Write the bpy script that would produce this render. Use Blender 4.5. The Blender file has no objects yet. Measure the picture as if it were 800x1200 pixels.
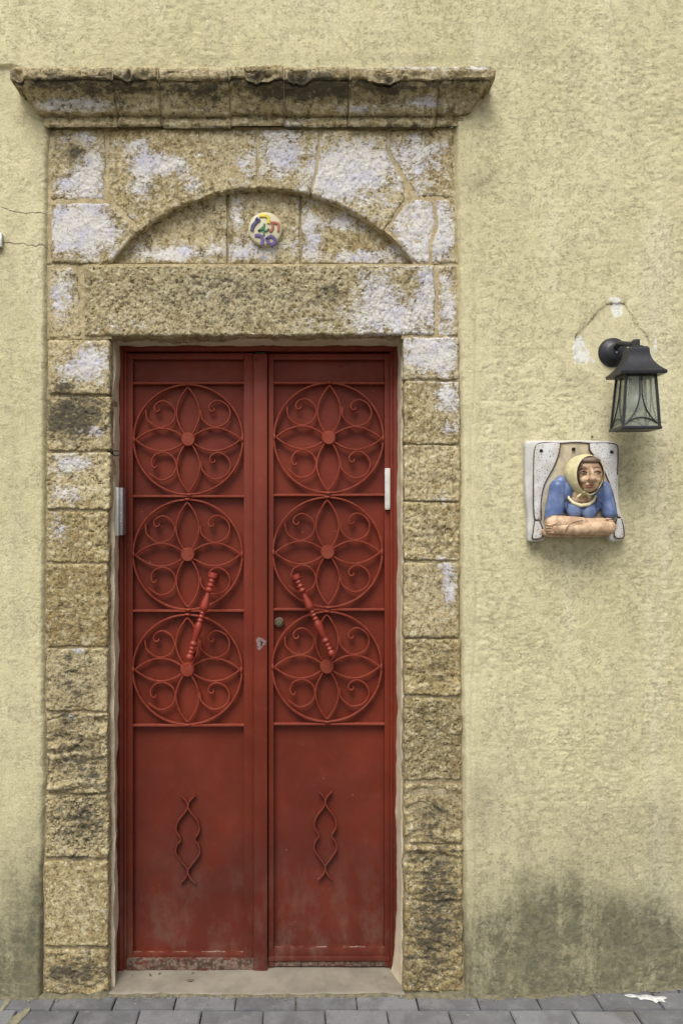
import bpy, bmesh, math, random
import numpy as np
from mathutils import Vector, Matrix
from mathutils.geometry import delaunay_2d_cdt
random.seed(7)
scene = bpy.context.scene
R = math.radians

# ------------------------------------------------------------------ camera, world, sun, exposure
D = 2.7            # camera to wall, metres
S = 1/350.0        # metres per photo pixel on the wall plane
CX, CY = 350, 625  # photo pixel straight ahead of the camera
H = 541*S          # camera height
cd = bpy.data.cameras.new('camera')
cam = bpy.data.objects.new('camera', cd); scene.collection.objects.link(cam)
cam.location = (0, -D, H); cam.rotation_euler = (R(90), 0, 0)
cd.sensor_fit = 'VERTICAL'; cd.sensor_height = 36; cd.sensor_width = 24
cd.lens = 36*D/(1200*S)
cd.shift_x = (400-CX)/1200; cd.shift_y = (CY-600)/1200
cd.clip_start = .05; cd.clip_end = 500
scene.camera = cam

SUN_EL, SUN_AZ = R(55), math.atan2(-.20, -.60)
w = bpy.data.worlds.new('World'); scene.world = w; w.use_nodes = True
nt = w.node_tree; bg = nt.nodes['Background']
sky = nt.nodes.new('ShaderNodeTexSky'); sky.sky_type = 'NISHITA'; sky.sun_disc = False
sky.sun_elevation = SUN_EL; sky.sun_rotation = SUN_AZ; sky.dust_density = 3; sky.air_density = 1
hs = nt.nodes.new('ShaderNodeHueSaturation'); hs.inputs['Saturation'].default_value = .22
nt.links.new(sky.outputs[0], hs.inputs['Color']); nt.links.new(hs.outputs[0], bg.inputs[0])
bg.inputs[1].default_value = .070
sd = bpy.data.lights.new('sun', 'SUN'); sd.energy = 1.5; sd.angle = R(30); sd.color = (1, .965, .89)
sun = bpy.data.objects.new('sun', sd); scene.collection.objects.link(sun)
dirv = Vector((math.sin(SUN_AZ)*math.cos(SUN_EL), math.cos(SUN_AZ)*math.cos(SUN_EL), math.sin(SUN_EL)))
sun.rotation_euler = dirv.to_track_quat('Z', 'Y').to_euler()
sun.location = (0, -3, 6)
vs = scene.view_settings
vs.view_transform = 'Standard'; vs.look = 'None'; vs.gamma = 1; vs.exposure = 1.12

# ------------------------------------------------------------------ helpers
def P(px, py, d=0.0):
    f = (D+d)/D
    return Vector(((px-CX)*S*f, d, H+(CY-py)*S*f))
def W2(px, py, d=0.0):
    v = P(px, py, d); return (v.x, v.z)

def _h(ix, iy, iz, seed):
    h = (ix.astype(np.int64)*374761393 + iy.astype(np.int64)*668265263 + iz.astype(np.int64)*2147483647 + seed*1274126177) & 0xffffffff
    h = ((h ^ (h >> 13))*1274126177) & 0xffffffff
    h = ((h ^ (h >> 16))*2246822519) & 0xffffffff
    return ((h ^ (h >> 15)) & 0xffffff)/8388607.5-1
def vnoise(x, y, z, seed=0):
    x, y, z = np.broadcast_arrays(np.asarray(x, float), np.asarray(y, float), np.asarray(z, float))
    ix, iy, iz = np.floor(x), np.floor(y), np.floor(z)
    fx, fy, fz = x-ix, y-iy, z-iz
    q = lambda t: t*t*t*(t*(t*6-15)+10)
    u, v, s = q(fx), q(fy), q(fz)
    r = 0
    for a in (0, 1):
        for b in (0, 1):
            for c in (0, 1):
                r = r + (u if a else 1-u)*(v if b else 1-v)*(s if c else 1-s)*_h(ix+a, iy+b, iz+c, seed)
    return r
def fbm(x, y, z, o=4, seed=0, g=.5):
    r, a, t = 0, 1, 0
    for i in range(o):
        r = r + a*vnoise(x*2**i+i*7.3, y*2**i, z*2**i-i*3.1, seed+i); t += a; a *= g
    return r/t
def sstep(a, b, x):
    t = np.clip((x-a)/(b-a), 0, 1); return t*t*(3-2*t)
def to_px(X, Z, d=0.0):
    f = (D+d)/D
    return X/S/f+CX, CY-(Z-H)/S/f
def gauss(px, py, L):
    r = np.zeros(np.shape(px))
    for x, y, sx, sy, a in L:
        r = r + a*np.exp(-((px-x)/sx)**2-((py-y)/sy)**2)
    return r

def root(name, label, cat, loc=(0, 0, 0), group=None, kind=None):
    o = bpy.data.objects.new(name, None); scene.collection.objects.link(o)
    o.location = loc; o.empty_display_size = .05
    o['label'] = label; o['category'] = cat
    if group: o['group'] = group
    if kind: o['kind'] = kind
    return o
def world_loc(o):
    v = Vector((0, 0, 0))
    while o is not None: v += o.location; o = o.parent
    return v
def link(name, me, mat=None, parent=None, center=True):
    if center and len(me.vertices):
        co = np.empty(len(me.vertices)*3); me.vertices.foreach_get('co', co); co = co.reshape(-1, 3)
        c = (co.min(0)+co.max(0))/2; co -= c; me.vertices.foreach_set('co', co.ravel())
    else: c = np.zeros(3)
    o = bpy.data.objects.new(name, me); scene.collection.objects.link(o)
    loc = Vector(c.tolist())
    if parent is not None:
        o.parent = parent; loc = loc-world_loc(parent)
    o.location = loc
    if mat and not me.materials: me.materials.append(mat)
    return o
def mesh_np(name, V, F, attrs=None, smooth=True, sharp=None):
    me = bpy.data.meshes.new(name)
    V = np.asarray(V, float)
    me.from_pydata(V.tolist(), [], F)
    for k, a in (attrs or {}).items():
        at = me.attributes.new(k, 'FLOAT', 'POINT'); at.data.foreach_set('value', np.asarray(a, np.float32))
    if smooth:
        me.polygons.foreach_set('use_smooth', [True]*len(me.polygons))
        if sharp: me.set_sharp_from_angle(angle=R(sharp))
    me.update()
    return me
def bm_mesh(name, bm, smooth=None):
    bmesh.ops.recalc_face_normals(bm, faces=bm.faces)
    me = bpy.data.meshes.new(name); bm.to_mesh(me); bm.free()
    if smooth:
        me.polygons.foreach_set('use_smooth', [True]*len(me.polygons)); me.set_sharp_from_angle(angle=R(smooth))
    return me
def box_bm(bm, x0, x1, y0, y1, z0, z1, bev=0.0):
    t = bmesh.new()
    bmesh.ops.create_cube(t, size=1)
    for v in t.verts:
        v.co = Vector((x0+(v.co.x+.5)*(x1-x0), y0+(v.co.y+.5)*(y1-y0), z0+(v.co.z+.5)*(z1-z0)))
    if bev: bmesh.ops.bevel(t, geom=t.edges[:], offset=bev, segments=2, affect='EDGES', profile=.6)
    m = bpy.data.meshes.new('t'); t.to_mesh(m); t.free(); bm.from_mesh(m); bpy.data.meshes.remove(m)
def add_box(name, mat, parent, x0, x1, y0, y1, z0, z1, bev=.0012):
    bm = bmesh.new(); box_bm(bm, min(x0, x1), max(x0, x1), min(y0, y1), max(y0, y1), min(z0, z1), max(z0, z1), bev)
    return link(name, bm_mesh(name, bm, 35), mat, parent)
def pbox(name, mat, parent, ax, ay, bx, by, d0, d1, bev=.0012):
    """box whose FRONT face (depth d0) spans the photo rectangle ax,ay..bx,by"""
    a, b = P(ax, ay, d0), P(bx, by, d0)
    return add_box(name, mat, parent, a.x, b.x, d0, d1, b.z, a.z, bev)
def catmull(pts, n=8, closed=False):
    pts = [np.array(p, float) for p in pts]; N = len(pts); out = []
    rng = range(N) if closed else range(N-1)
    for i in rng:
        if closed: p0, p1, p2, p3 = pts[i-1], pts[i], pts[(i+1) % N], pts[(i+2) % N]
        else: p0, p1, p2, p3 = pts[max(i-1, 0)], pts[i], pts[i+1], pts[min(i+2, N-1)]
        for k in range(n):
            t = k/n
            out.append(.5*((2*p1)+(-p0+p2)*t+(2*p0-5*p1+4*p2-p3)*t*t+(-p0+3*p1-3*p2+p3)*t**3))
    if not closed: out.append(pts[-1])
    return np.array(out)
def strip_mesh(name, paths, t, y0, y1, b=.0012, closed=False):
    """flat bar bent edgewise in the XZ plane: thickness t, from depth y0 (front) to y1"""
    V, F = [], []
    for pts in paths:
        pts = np.asarray(pts, float); n = len(pts)
        if closed: tan = np.roll(pts, -1, 0)-np.roll(pts, 1, 0)
        else: tan = np.gradient(pts, axis=0)
        tan /= np.linalg.norm(tan, axis=1)[:, None]+1e-12
        nor = np.stack([-tan[:, 1], tan[:, 0]], 1)
        cs = [(-t/2, y1), (-t/2, y0+b), (-t/2+b, y0), (t/2-b, y0), (t/2, y0+b), (t/2, y1)]
        base = len(V); m = len(cs)
        for i in range(n):
            for (o, y) in cs:
                V.append((pts[i, 0]+nor[i, 0]*o, y, pts[i, 1]+nor[i, 1]*o))
        for i in range(n if closed else n-1):
            for j in range(m):
                a = base+i*m+j; a2 = base+i*m+(j+1) % m
                c = base+((i+1) % n)*m+j; c2 = base+((i+1) % n)*m+(j+1) % m
                F.append((a, a2, c2, c))
        if not closed:
            F.append([base+j for j in range(m)][::-1]); F.append([base+(n-1)*m+j for j in range(m)])
    bm = bmesh.new(); me = mesh_np(name, V, F, smooth=False); bm.from_mesh(me)
    return bm_mesh(name, bm, 40)
def tube_mesh(name, pts, r, seg=8, cap=True):
    pts = [Vector(p) for p in pts]; n = len(pts)
    rr = r if hasattr(r, '__len__') else [r]*n
    V, F = [], []
    prev = None
    for i, p in enumerate(pts):
        t = (pts[min(i+1, n-1)]-pts[max(i-1, 0)]).normalized()
        if prev is None:
            a = t.orthogonal().normalized()
        else:
            a = (prev-t*prev.dot(t)).normalized()
        prev = a; b = t.cross(a)
        for k in range(seg):
            an = 2*math.pi*k/seg
            V.append(p+(a*math.cos(an)+b*math.sin(an))*rr[i])
    for i in range(n-1):
        for k in range(seg):
            F.append((i*seg+k, i*seg+(k+1) % seg, (i+1)*seg+(k+1) % seg, (i+1)*seg+k))
    if cap: F.append(list(range(seg))[::-1]); F.append([(n-1)*seg+k for k in range(seg)])
    bm = bmesh.new(); bm.from_mesh(mesh_np(name, [list(v) for v in V], F, smooth=False))
    return bm_mesh(name, bm, 45)
def lathe_mesh(name, prof, p0, p1, seg=20):
    """prof: list of (t along axis 0..1, radius)"""
    p0, p1 = Vector(p0), Vector(p1); ax = p1-p0
    pts = [p0+ax*t for t, r in prof]
    a = ax.normalized().orthogonal().normalized(); b = ax.normalized().cross(a)
    V, F = [], []
    for p, (t, r) in zip(pts, prof):
        for k in range(seg):
            an = 2*math.pi*k/seg; V.append(p+(a*math.cos(an)+b*math.sin(an))*max(r, 1e-5))
    for i in range(len(prof)-1):
        for k in range(seg):
            F.append((i*seg+k, i*seg+(k+1) % seg, (i+1)*seg+(k+1) % seg, (i+1)*seg+k))
    F.append(list(range(seg))[::-1]); F.append([(len(prof)-1)*seg+k for k in range(seg)])
    bm = bmesh.new(); bm.from_mesh(mesh_np(name, [list(v) for v in V], F, smooth=False))
    return bm_mesh(name, bm, 50)

# ------------------------------------------------------------------ materials
class M:
    def __init__(s, name, rough=.8):
        s.m = bpy.data.materials.new(name); s.m.use_nodes = True; s.t = s.m.node_tree
        s.b = s.t.nodes['Principled BSDF']; s.b.inputs['Roughness'].default_value = rough
        s.pos = s.t.nodes.new('ShaderNodeNewGeometry').outputs['Position']
    def n(s, typ, **k):
        nd = s.t.nodes.new(typ)
        for a, b in k.items(): setattr(nd, a, b)
        return nd
    def put(s, nd, key, v):
        i = nd.inputs[key]
        if isinstance(v, bpy.types.NodeSocket): s.t.links.new(v, i)
        else: i.default_value = v
    def math(s, op, a, b=0.0, c=0.0, clamp=False):
        nd = s.n('ShaderNodeMath', operation=op, use_clamp=clamp)
        s.put(nd, 0, a); s.put(nd, 1, b); s.put(nd, 2, c); return nd.outputs[0]
    def mapping(s, scale, vec=None):
        nd = s.n('ShaderNodeMapping'); s.put(nd, 'Vector', vec or s.pos); nd.inputs['Scale'].default_value = scale
        return nd.outputs[0]
    def noise(s, scale, detail=4, rough=.55, vec=None, dist=0):
        nd = s.n('ShaderNodeTexNoise'); s.put(nd, 'Vector', vec or s.pos)
        nd.inputs['Scale'].default_value = scale; nd.inputs['Detail'].default_value = detail
        nd.inputs['Roughness'].default_value = rough; nd.inputs['Distortion'].default_value = dist
        return nd.outputs[0]
    def voro(s, scale, vec=None, feat='F1'):
        nd = s.n('ShaderNodeTexVoronoi', feature=feat); s.put(nd, 'Vector', vec or s.pos); nd.inputs['Scale'].default_value = scale
        return nd.outputs['Distance']
    def ramp(s, v, a, b, lo=0.0, hi=1.0):
        nd = s.n('ShaderNodeMapRange', interpolation_type='SMOOTHSTEP'); s.put(nd, 0, v)
        nd.inputs[1].default_value = a; nd.inputs[2].default_value = b; nd.inputs[3].default_value = lo; nd.inputs[4].default_value = hi
        return nd.outputs[0]
    def mix(s, f, a, b):
        nd = s.n('ShaderNodeMix', data_type='RGBA'); s.put(nd, 0, f)
        for k, v in ((6, a), (7, b)):
            s.put(nd, k, v if isinstance(v, bpy.types.NodeSocket) else (*v, 1))
        return nd.outputs[2]
    def attr(s, name):
        return s.n('ShaderNodeAttribute', attribute_name=name).outputs['Fac']
    def rand(s): return s.n('ShaderNodeObjectInfo').outputs['Random']
    def bright(s, col, f):
        nd = s.n('ShaderNodeMix', data_type='RGBA', blend_type='MULTIPLY'); nd.inputs[0].default_value = 1
        s.put(nd, 6, col); cb = s.n('ShaderNodeCombineColor')
        for i in range(3): s.put(cb, i, f)
        s.put(nd, 7, cb.outputs[0]); return nd.outputs[2]
    def bump(s, h, strength=.5, dist=.002, prev=None):
        nd = s.n('ShaderNodeBump'); s.put(nd, 'Height', h); s.put(nd, 'Strength', strength); nd.inputs['Distance'].default_value = dist
        if prev: s.put(nd, 'Normal', prev)
        return nd.outputs[0]
    def fin(s, col=None, normal=None, rough=None, **kw):
        if col is not None: s.put(s.b, 'Base Color', col if isinstance(col, bpy.types.NodeSocket) else (*col, 1))
        if normal: s.put(s.b, 'Normal', normal)
        if rough is not None: s.put(s.b, 'Roughness', rough)
        for k, v in kw.items(): s.put(s.b, k, v)
        return s.m

# plaster wall
m = M('plaster', .9)
big = m.noise(1.3, 3); med = m.noise(9, 5, .6); fine = m.noise(170, 3, .6)
streak = m.noise(7, 4, .6, m.mapping((1, 1, .10)))
c = m.mix(m.ramp(big, .3, .7), (.55, .50, .295), (.645, .59, .37))
c = m.mix(m.ramp(med, .42, .68, 0, .55), c, (.50, .455, .28))
c = m.mix(m.ramp(streak, .52, .72, 0, .5), c, (.70, .665, .49))
c = m.mix(m.ramp(streak, .48, .28, 0, .5), c, (.45, .415, .27))
c = m.mix(m.ramp(m.noise(34, 4, .65), .60, .72, 0, .35), c, (.50, .44, .27))
c = m.mix(m.ramp(fine, .52, .66, 0, .42), c, (.36, .32, .19))
c = m.mix(m.ramp(fine, .48, .36, 0, .35), c, (.74, .69, .50))
c = m.mix(m.ramp(m.noise(105, 3, .6), .66, .71, 0, .6), c, (.25, .215, .13))
c = m.mix(m.ramp(m.noise(62, 5, .7, m.mapping((1, 1, 1.3)), 1.5), .60, .70, 0, .4), c, (.34, .29, .17))
g = m.attr('grime_shade')  # real grime plus painted shade, darkening the wall towards its base
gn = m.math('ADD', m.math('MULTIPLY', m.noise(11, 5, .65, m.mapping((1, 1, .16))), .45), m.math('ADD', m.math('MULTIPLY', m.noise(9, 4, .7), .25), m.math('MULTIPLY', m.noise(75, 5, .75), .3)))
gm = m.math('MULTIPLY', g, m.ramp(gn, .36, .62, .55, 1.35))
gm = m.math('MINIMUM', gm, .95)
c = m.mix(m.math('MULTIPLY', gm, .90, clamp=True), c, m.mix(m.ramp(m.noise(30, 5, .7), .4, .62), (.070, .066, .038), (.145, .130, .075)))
ck = m.math('ABSOLUTE', m.math('ADD', m.attr('crack'), m.math('MULTIPLY', m.math('SUBTRACT', m.noise(45, 4), .5), .016)))
crack = m.ramp(ck, .0026, .0009)
pt = m.math('ADD', m.attr('patch'), m.math('MULTIPLY', m.math('SUBTRACT', m.noise(48, 5, .7), .5), .034))
edge = m.ramp(m.math('ABSOLUTE', pt), .0028, .0008)
edge = m.math('MULTIPLY', edge, m.math('MULTIPLY', m.ramp(m.noise(26, 3), .38, .56), m.attr('rim')))
c = m.mix(m.ramp(pt, .0, -.006, 0, .45), c, (.64, .58, .38))
wm = m.ramp(m.math('ADD', m.attr('white'), m.math('MULTIPLY', m.math('SUBTRACT', m.noise(38, 5, .65), .5), 1.5)), .48, .56)
wm = m.math('MULTIPLY', wm, m.ramp(m.noise(70, 5, .7), .36, .5, .35, 1))
c = m.mix(wm, c, (.74, .74, .69))
crk = m.math('MAXIMUM', crack, edge)
c = m.mix(m.math('MULTIPLY', crk, .8), c, (.14, .12, .08))
sm = m.attr('smooth')
rip = m.noise(72, 3, .6, m.mapping((1, 1, 1.6)), dist=1.5)
ridg = m.math('ABSOLUTE', m.math('SUBTRACT', rip, .5))
spars = m.math('MULTIPLY', m.ramp(m.noise(50, 4), .44, .58), m.ramp(m.noise(6, 3), .36, .58, .35, 1))
spars = m.math('MULTIPLY', spars, m.math('SUBTRACT', 1.0, m.math('MULTIPLY', sm, .6)))
grv = m.math('MULTIPLY', m.ramp(ridg, .020, .002), spars)
c = m.mix(m.math('MULTIPLY', grv, .32), c, (.27, .235, .14))
hgt = m.math('SUBTRACT', m.math('MULTIPLY', m.noise(125, 5, .75, m.mapping((1, 1, 1.3))), 1.5), m.math('MULTIPLY', grv, .8))
nrm = m.bump(hgt, 1.0, .0026)
nrm = m.bump(m.math('MULTIPLY', crk, -1.0), .8, .003, nrm)
plaster_mat = m.fin(c, nrm)

# stone
m = M('stone', .92)
r = m.rand()
big = m.noise(7, 5, .65); med = m.noise(44, 7, .75); fine = m.noise(230, 5, .75)
pits = m.noise(120, 5, .7, dist=.8)
c = m.mix(m.ramp(big, .35, .65), (.285, .205, .078), (.43, .335, .155))
c = m.mix(m.ramp(r, .2, .9, 0, .75), c, (.54, .455, .27))
c = m.mix(m.ramp(m.math('FRACT', m.math('MULTIPLY', r, 7.3)), .45, 1, 0, .6), c, (.26, .22, .12))
c = m.mix(m.attr('grey'), c, (.53, .46, .295))
c = m.mix(m.ramp(med, .50, .62, 0, .75), c, (.68, .61, .41))
c = m.mix(m.ramp(med, .48, .38, 0, .85), c, (.125, .088, .037))
c = m.mix(m.ramp(m.noise(16, 6, .7), .55, .66, 0, .7), c, (.27, .175, .062))
c = m.mix(m.ramp(m.noise(21, 7, .75, dist=.5), .46, .34, 0, .75), c, (.15, .115, .055))
c = m.mix(m.ramp(m.noise(12, 6, .75), .55, .68, 0, .6), c, (.66, .60, .43))
c = m.mix(m.ramp(fine, .55, .65, 0, .35), c, (.60, .54, .38))
c = m.mix(m.ramp(fine, .46, .37, 0, .65), c, (.09, .068, .036))
paint = m.attr('paint')
pn = m.math('ADD', m.math('MULTIPLY', m.noise(22, 7, .78), .5), m.math('MULTIPLY', m.noise(80, 6, .8, m.mapping((1, 1, 2.2))), .5))
pm = m.ramp(m.math('ADD', paint, m.math('MULTIPLY', m.math('SUBTRACT', pn, .5), 4.8)), .40, .56)
pcol = m.mix(m.ramp(m.noise(13, 4, .6), .42, .66), (.69, .68, .675), (.56, .56, .70))
pcol = m.mix(m.ramp(m.noise(60, 7, .8, m.mapping((1, 1, 2.5))), .50, .60, 0, .6), pcol, (.42, .38, .30))
pcol = m.mix(m.ramp(fine, .54, .64, 0, .7), pcol, (.36, .32, .25))
c = m.mix(m.math('MULTIPLY', pm, .86), c, pcol)
bl = m.ramp(m.math('ADD', m.attr('blue'), m.math('MULTIPLY', m.math('SUBTRACT', m.noise(42, 5, .65), .5), 2.6)), .62, .9)
c = m.mix(m.math('MULTIPLY', bl, .7), c, (.33, .36, .66))
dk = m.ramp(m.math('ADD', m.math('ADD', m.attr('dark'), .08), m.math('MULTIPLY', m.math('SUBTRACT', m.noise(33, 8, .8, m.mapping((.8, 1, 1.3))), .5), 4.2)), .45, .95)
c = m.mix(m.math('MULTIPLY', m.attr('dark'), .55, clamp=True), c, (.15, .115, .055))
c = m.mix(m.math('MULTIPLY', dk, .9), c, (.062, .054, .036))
pit = m.math('MULTIPLY', m.ramp(pits, .42, .36), m.math('SUBTRACT', 1.0, m.math('MULTIPLY', pm, .55)))
c = m.mix(m.math('MULTIPLY', pit, .8), c, (.09, .07, .04))
hg = m.math('ADD', m.math('MULTIPLY', m.noise(110, 6, .75), 1.5), m.math('MULTIPLY', fine, .5))
hg = m.math('SUBTRACT', hg, m.math('MULTIPLY', pit, .9))
nrm = m.bump(hg, 1.0, .0028)
nrm = m.bump(pm, .5, .0010, nrm)
stone_mat = m.fin(c, nrm)

def mortar(name, k):
    m = M(name, .95)
    c = m.mix(m.ramp(m.noise(20, 5), .35, .65), (.31*k, .25*k, .14*k), (.41*k, .34*k, .21*k))
    c = m.mix(m.ramp(m.noise(190, 5, .75), .48, .6, 0, .7), c, (.22*k, .165*k, .09*k))
    c = m.mix(m.ramp(m.noise(44, 5, .75), .55, .66, 0, .5), c, (.50*k, .45*k, .32*k))
    dk = m.ramp(m.math('ADD', m.attr('dark'), m.math('MULTIPLY', m.math('SUBTRACT', m.noise(25, 5, .7), .5), 2)), .4, .9)
    c = m.mix(m.math('MULTIPLY', dk, .8), c, (.09, .08, .05))
    return m.fin(c, m.bump(m.noise(110, 6, .8), 1, .006))
mortar_mat = mortar('mortar', 1.0); pale_mortar = mortar('pale_mortar', 1.35)

m = M('reveal_plaster', .9)
c = m.mix(m.ramp(m.noise(12, 5, .6), .35, .65), (.52, .43, .30), (.62, .55, .42))
c = m.mix(m.ramp(m.noise(22, 5, .7), .55, .7, 0, .6), c, (.34, .27, .17))
reveal_mat = m.fin(c, m.bump(m.noise(60, 4, .6), .8, .003))

def red_paint(name, worn=0.0, tint=1.0, iron=0.0):
    m = M(name, .5); m.b.inputs['Specular IOR Level'].default_value = .25
    big = m.noise(3.2, 4, .6); z = m.n('ShaderNodeSeparateXYZ'); m.put(z, 0, m.pos); z = z.outputs[2]
    c = m.mix(m.ramp(big, .3, .7), (.125*tint, .0165, .0065), (.168*tint, .0250, .0105))
    if iron: c = m.mix(m.ramp(m.noise(40, 4), .3, .7, .1, .45), c, (.26, .075, .045))
    c = m.mix(m.ramp(m.noise(26, 5, .65), .52, .75, 0, .25), c, (.20, .055, .035))
    # dust and scuffs near the ground
    c = m.bright(c, m.ramp(m.noise(1.7, 3), .35, .65, .86, 1.08))
    low = m.ramp(z, .55, .02)
    film = m.math('MULTIPLY', m.ramp(z, 1.05, .25), m.ramp(m.noise(5, 5, .7), .3, .65, .25, .6))
    c = m.mix(film, c, (.058, .017, .0125))
    dust = m.math('MULTIPLY', low, m.ramp(m.noise(14, 6, .7, m.mapping((1, 1, .5))), .42, .7))
    c = m.mix(m.math('MULTIPLY', dust, .45), c, (.16, .10, .075))
    sp = m.math('MULTIPLY', m.ramp(m.voro(23), .055, .03), m.ramp(m.noise(5, 2), .52, .6))
    c = m.mix(m.math('MULTIPLY', sp, .6), c, (.42, .25, .18))
    rough = m.ramp(m.noise(20, 5, .7), .3, .7, .42, .62)
    rs = m.math('MULTIPLY', m.ramp(m.noise(62, 6, .8), .66, .70), m.ramp(z, 1.3, .3, .25, 1))
    c = m.mix(m.math('MULTIPLY', rs, .55), c, (.065, .028, .016))
    if worn:
        wn = m.ramp(m.math('ADD', m.noise(30, 7, .75, m.mapping((.7, 1, 1.6))), worn), .50, .56)
        rust = m.mix(m.ramp(m.noise(55, 5, .7), .4, .62), (.055, .035, .025), (.19, .13, .10))
        c = m.mix(wn, c, rust); rough = m.math('MAXIMUM', rough, m.math('MULTIPLY', wn, .8))
        c = m.mix(m.ramp(m.noise(75, 3), .68, .74, 0, .6), c, (.33, .30, .26))
        h = m.math('ADD', m.noise(70, 5, .7), m.math('MULTIPLY', wn, -.6))
        return m.fin(c, m.bump(h, .6, .0016), rough)
    h = m.math('ADD', m.noise(9, 3), m.math('MULTIPLY', m.noise(130, 3), .06))
    return m.fin(c, m.bump(h, .35, .004), rough)
red = red_paint('red_paint'); red_iron = red_paint('red_paint_ironwork', tint=1.25, iron=1); red_worn = red_paint('red_paint_worn', .08)
red_handle_lit = red_paint('red_paint_handle_lit', tint=1.45); red_handle_lit.node_tree.nodes['Principled BSDF'].inputs['Specular IOR Level'].default_value = .5  # brighter red paints in the light the handles catch from above
red_lip = red_paint('red_paint_scuffed', .0)

def simple(name, col, rough=.6, metal=0, var=.15, sc=30, bump=.25, bd=.001, **kw):
    m = M(name, rough)
    a = tuple(x*(1-var) for x in col); b = tuple(min(1, x*(1+var)) for x in col)
    c = m.mix(m.ramp(m.noise(sc, 5, .6), .3, .7), a, b)
    return m.fin(c, m.bump(m.noise(sc*3, 3), bump, bd), None, Metallic=metal, **kw)
alu = simple('brushed_aluminium', (.50, .50, .47), .42, .7, .08)
white_plastic = simple('white_plastic', (.55, .54, .52), .4, 0, .1)
brass = simple('tarnished_brass', (.17, .19, .10), .45, .7)
bare_steel = simple('bare_scratched_steel', (.23, .15, .145), .5, .3, .45, 110)
dark_hole = simple('dark_hole', (.008, .008, .008), .9)
black_metal = simple('black_powder_coat', (.020, .021, .027), .42, .2, .2, 60)
zinc = simple('zinc_wire', (.055, .05, .048), .5, .6)
m = M('lantern_glass', .12)
glass_mat = m.fin((.34, .38, .32), m.bump(m.noise(14, 2), .25, .004), None, **{'Transmission Weight': .0, 'Alpha': .26, 'IOR': 1.45})
bulb_mat = simple('frosted_bulb', (.45, .46, .42), .3, 0, .03)
cer_white = simple('glazed_white_ceramic', (.50, .49, .465), .38, 0, .16, 16)
m = M('speckled_white_ceramic', .4)
c = m.mix(m.ramp(m.voro(125), .24, .17), m.mix(m.ramp(m.noise(25, 4), .4, .65), (.58, .575, .58), (.48, .465, .44)), (.06, .045, .045))
cer_speck = m.fin(c, m.bump(m.noise(60, 3), .3, .002))
cer_tan = simple('tan_ceramic', (.40, .34, .23), .5, 0, .25, 35, .6, .002)
cer_brown = simple('brown_glaze_line', (.055, .022, .012), .5)
m = M('blue_glaze', .4)
c = m.mix(m.ramp(m.noise(28, 5, .6), .35, .65), (.065, .105, .24), (.15, .20, .35))
cer_blue = m.fin(c, m.bump(m.noise(60, 4), .3, .002))
cer_scarf = simple('ochre_glaze', (.56, .50, .29), .42, 0, .16, 35)
cer_cream = simple('cream_glaze', (.60, .54, .34), .42, 0, .1, 35)
m = M('flesh_clay', .5)
c = m.mix(m.ramp(m.noise(40, 5, .65), .35, .65), (.36, .225, .135), (.56, .40, .26))
cer_skin = m.fin(c, m.bump(m.noise(90, 4), .35, .002))
cer_hair = simple('brown_hair_glaze', (.15, .095, .07), .5, 0, .25, 60)
cer_lip = simple('brick_lip_glaze', (.21, .075, .05), .4)
cer_eye = simple('pale_eye_glaze', (.50, .44, .34), .35)
cream_disc = simple('cream_ceramic_disc', (.50, .46, .31), .45, 0, .08, 50)
enam = {'yellow': simple('yellow_enamel', (.62, .50, .045), .35), 'navy': simple('navy_enamel', (.055, .05, .13), .35),
        'red': simple('red_enamel', (.34, .10, .065), .35), 'green': simple('green_enamel', (.055, .17, .09), .35),
        'purple': simple('purple_enamel', (.10, .065, .23), .35)}

m = M('threshold_concrete', .85)
c = m.mix(m.ramp(m.noise(7, 6, .65), .3, .7), (.175, .152, .118), (.26, .23, .18))
c = m.mix(m.ramp(m.noise(60, 4, .7), .55, .7, 0, .4), c, (.18, .155, .115))
concrete = m.fin(c, m.bump(m.noise(70, 5, .7), .5, .002))
m = M('paver_concrete', .8)
r = m.rand()
c = m.mix(r, (.105, .106, .115), (.20, .20, .21))
c = m.mix(m.ramp(m.noise(15, 6, .7), .4, .7, 0, .6), c, (.215, .215, .222))
c = m.mix(m.ramp(m.noise(9, 4, .6), .55, .35, 0, .5), c, (.085, .085, .092))
c = m.mix(m.ramp(m.noise(6, 6, .8, dist=1), .56, .66, 0, .5), c, (.12, .108, .085))
c = m.mix(m.ramp(m.noise(40, 7, .8), .60, .70, 0, .8), c, (.38, .37, .35))
c = m.mix(m.ramp(m.noise(260, 2), .5, .7, 0, .4), c, (.085, .085, .09))
paver_mat = m.fin(c, m.bump(m.noise(240, 4, .7), .6, .0015), m.ramp(m.noise(12, 4), .3, .7, .62, .85))
m = M('joint_sand', .95)
c = m.mix(m.ramp(m.noise(9, 4, .6), .45, .62), (.085, .072, .05), (.34, .30, .19))
sand = m.fin(c, m.bump(m.noise(120, 4), .8, .004))
splash = simple('white_paint_splash', (.56, .56, .55), .6, 0, .25, 60)
leaf_mat = simple('dry_leaf', (.13, .085, .045), .8)

# ------------------------------------------------------------------ ground
ground = bpy.data.meshes.new('ground')
ground.from_pydata([(-60, -60, -.03), (60, -60, -.03), (60, 2, -.03), (-60, 2, -.03)], [], [(0, 1, 2, 3)])
o = link('ground', ground, sand, None, False); o['kind'] = 'structure'

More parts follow.
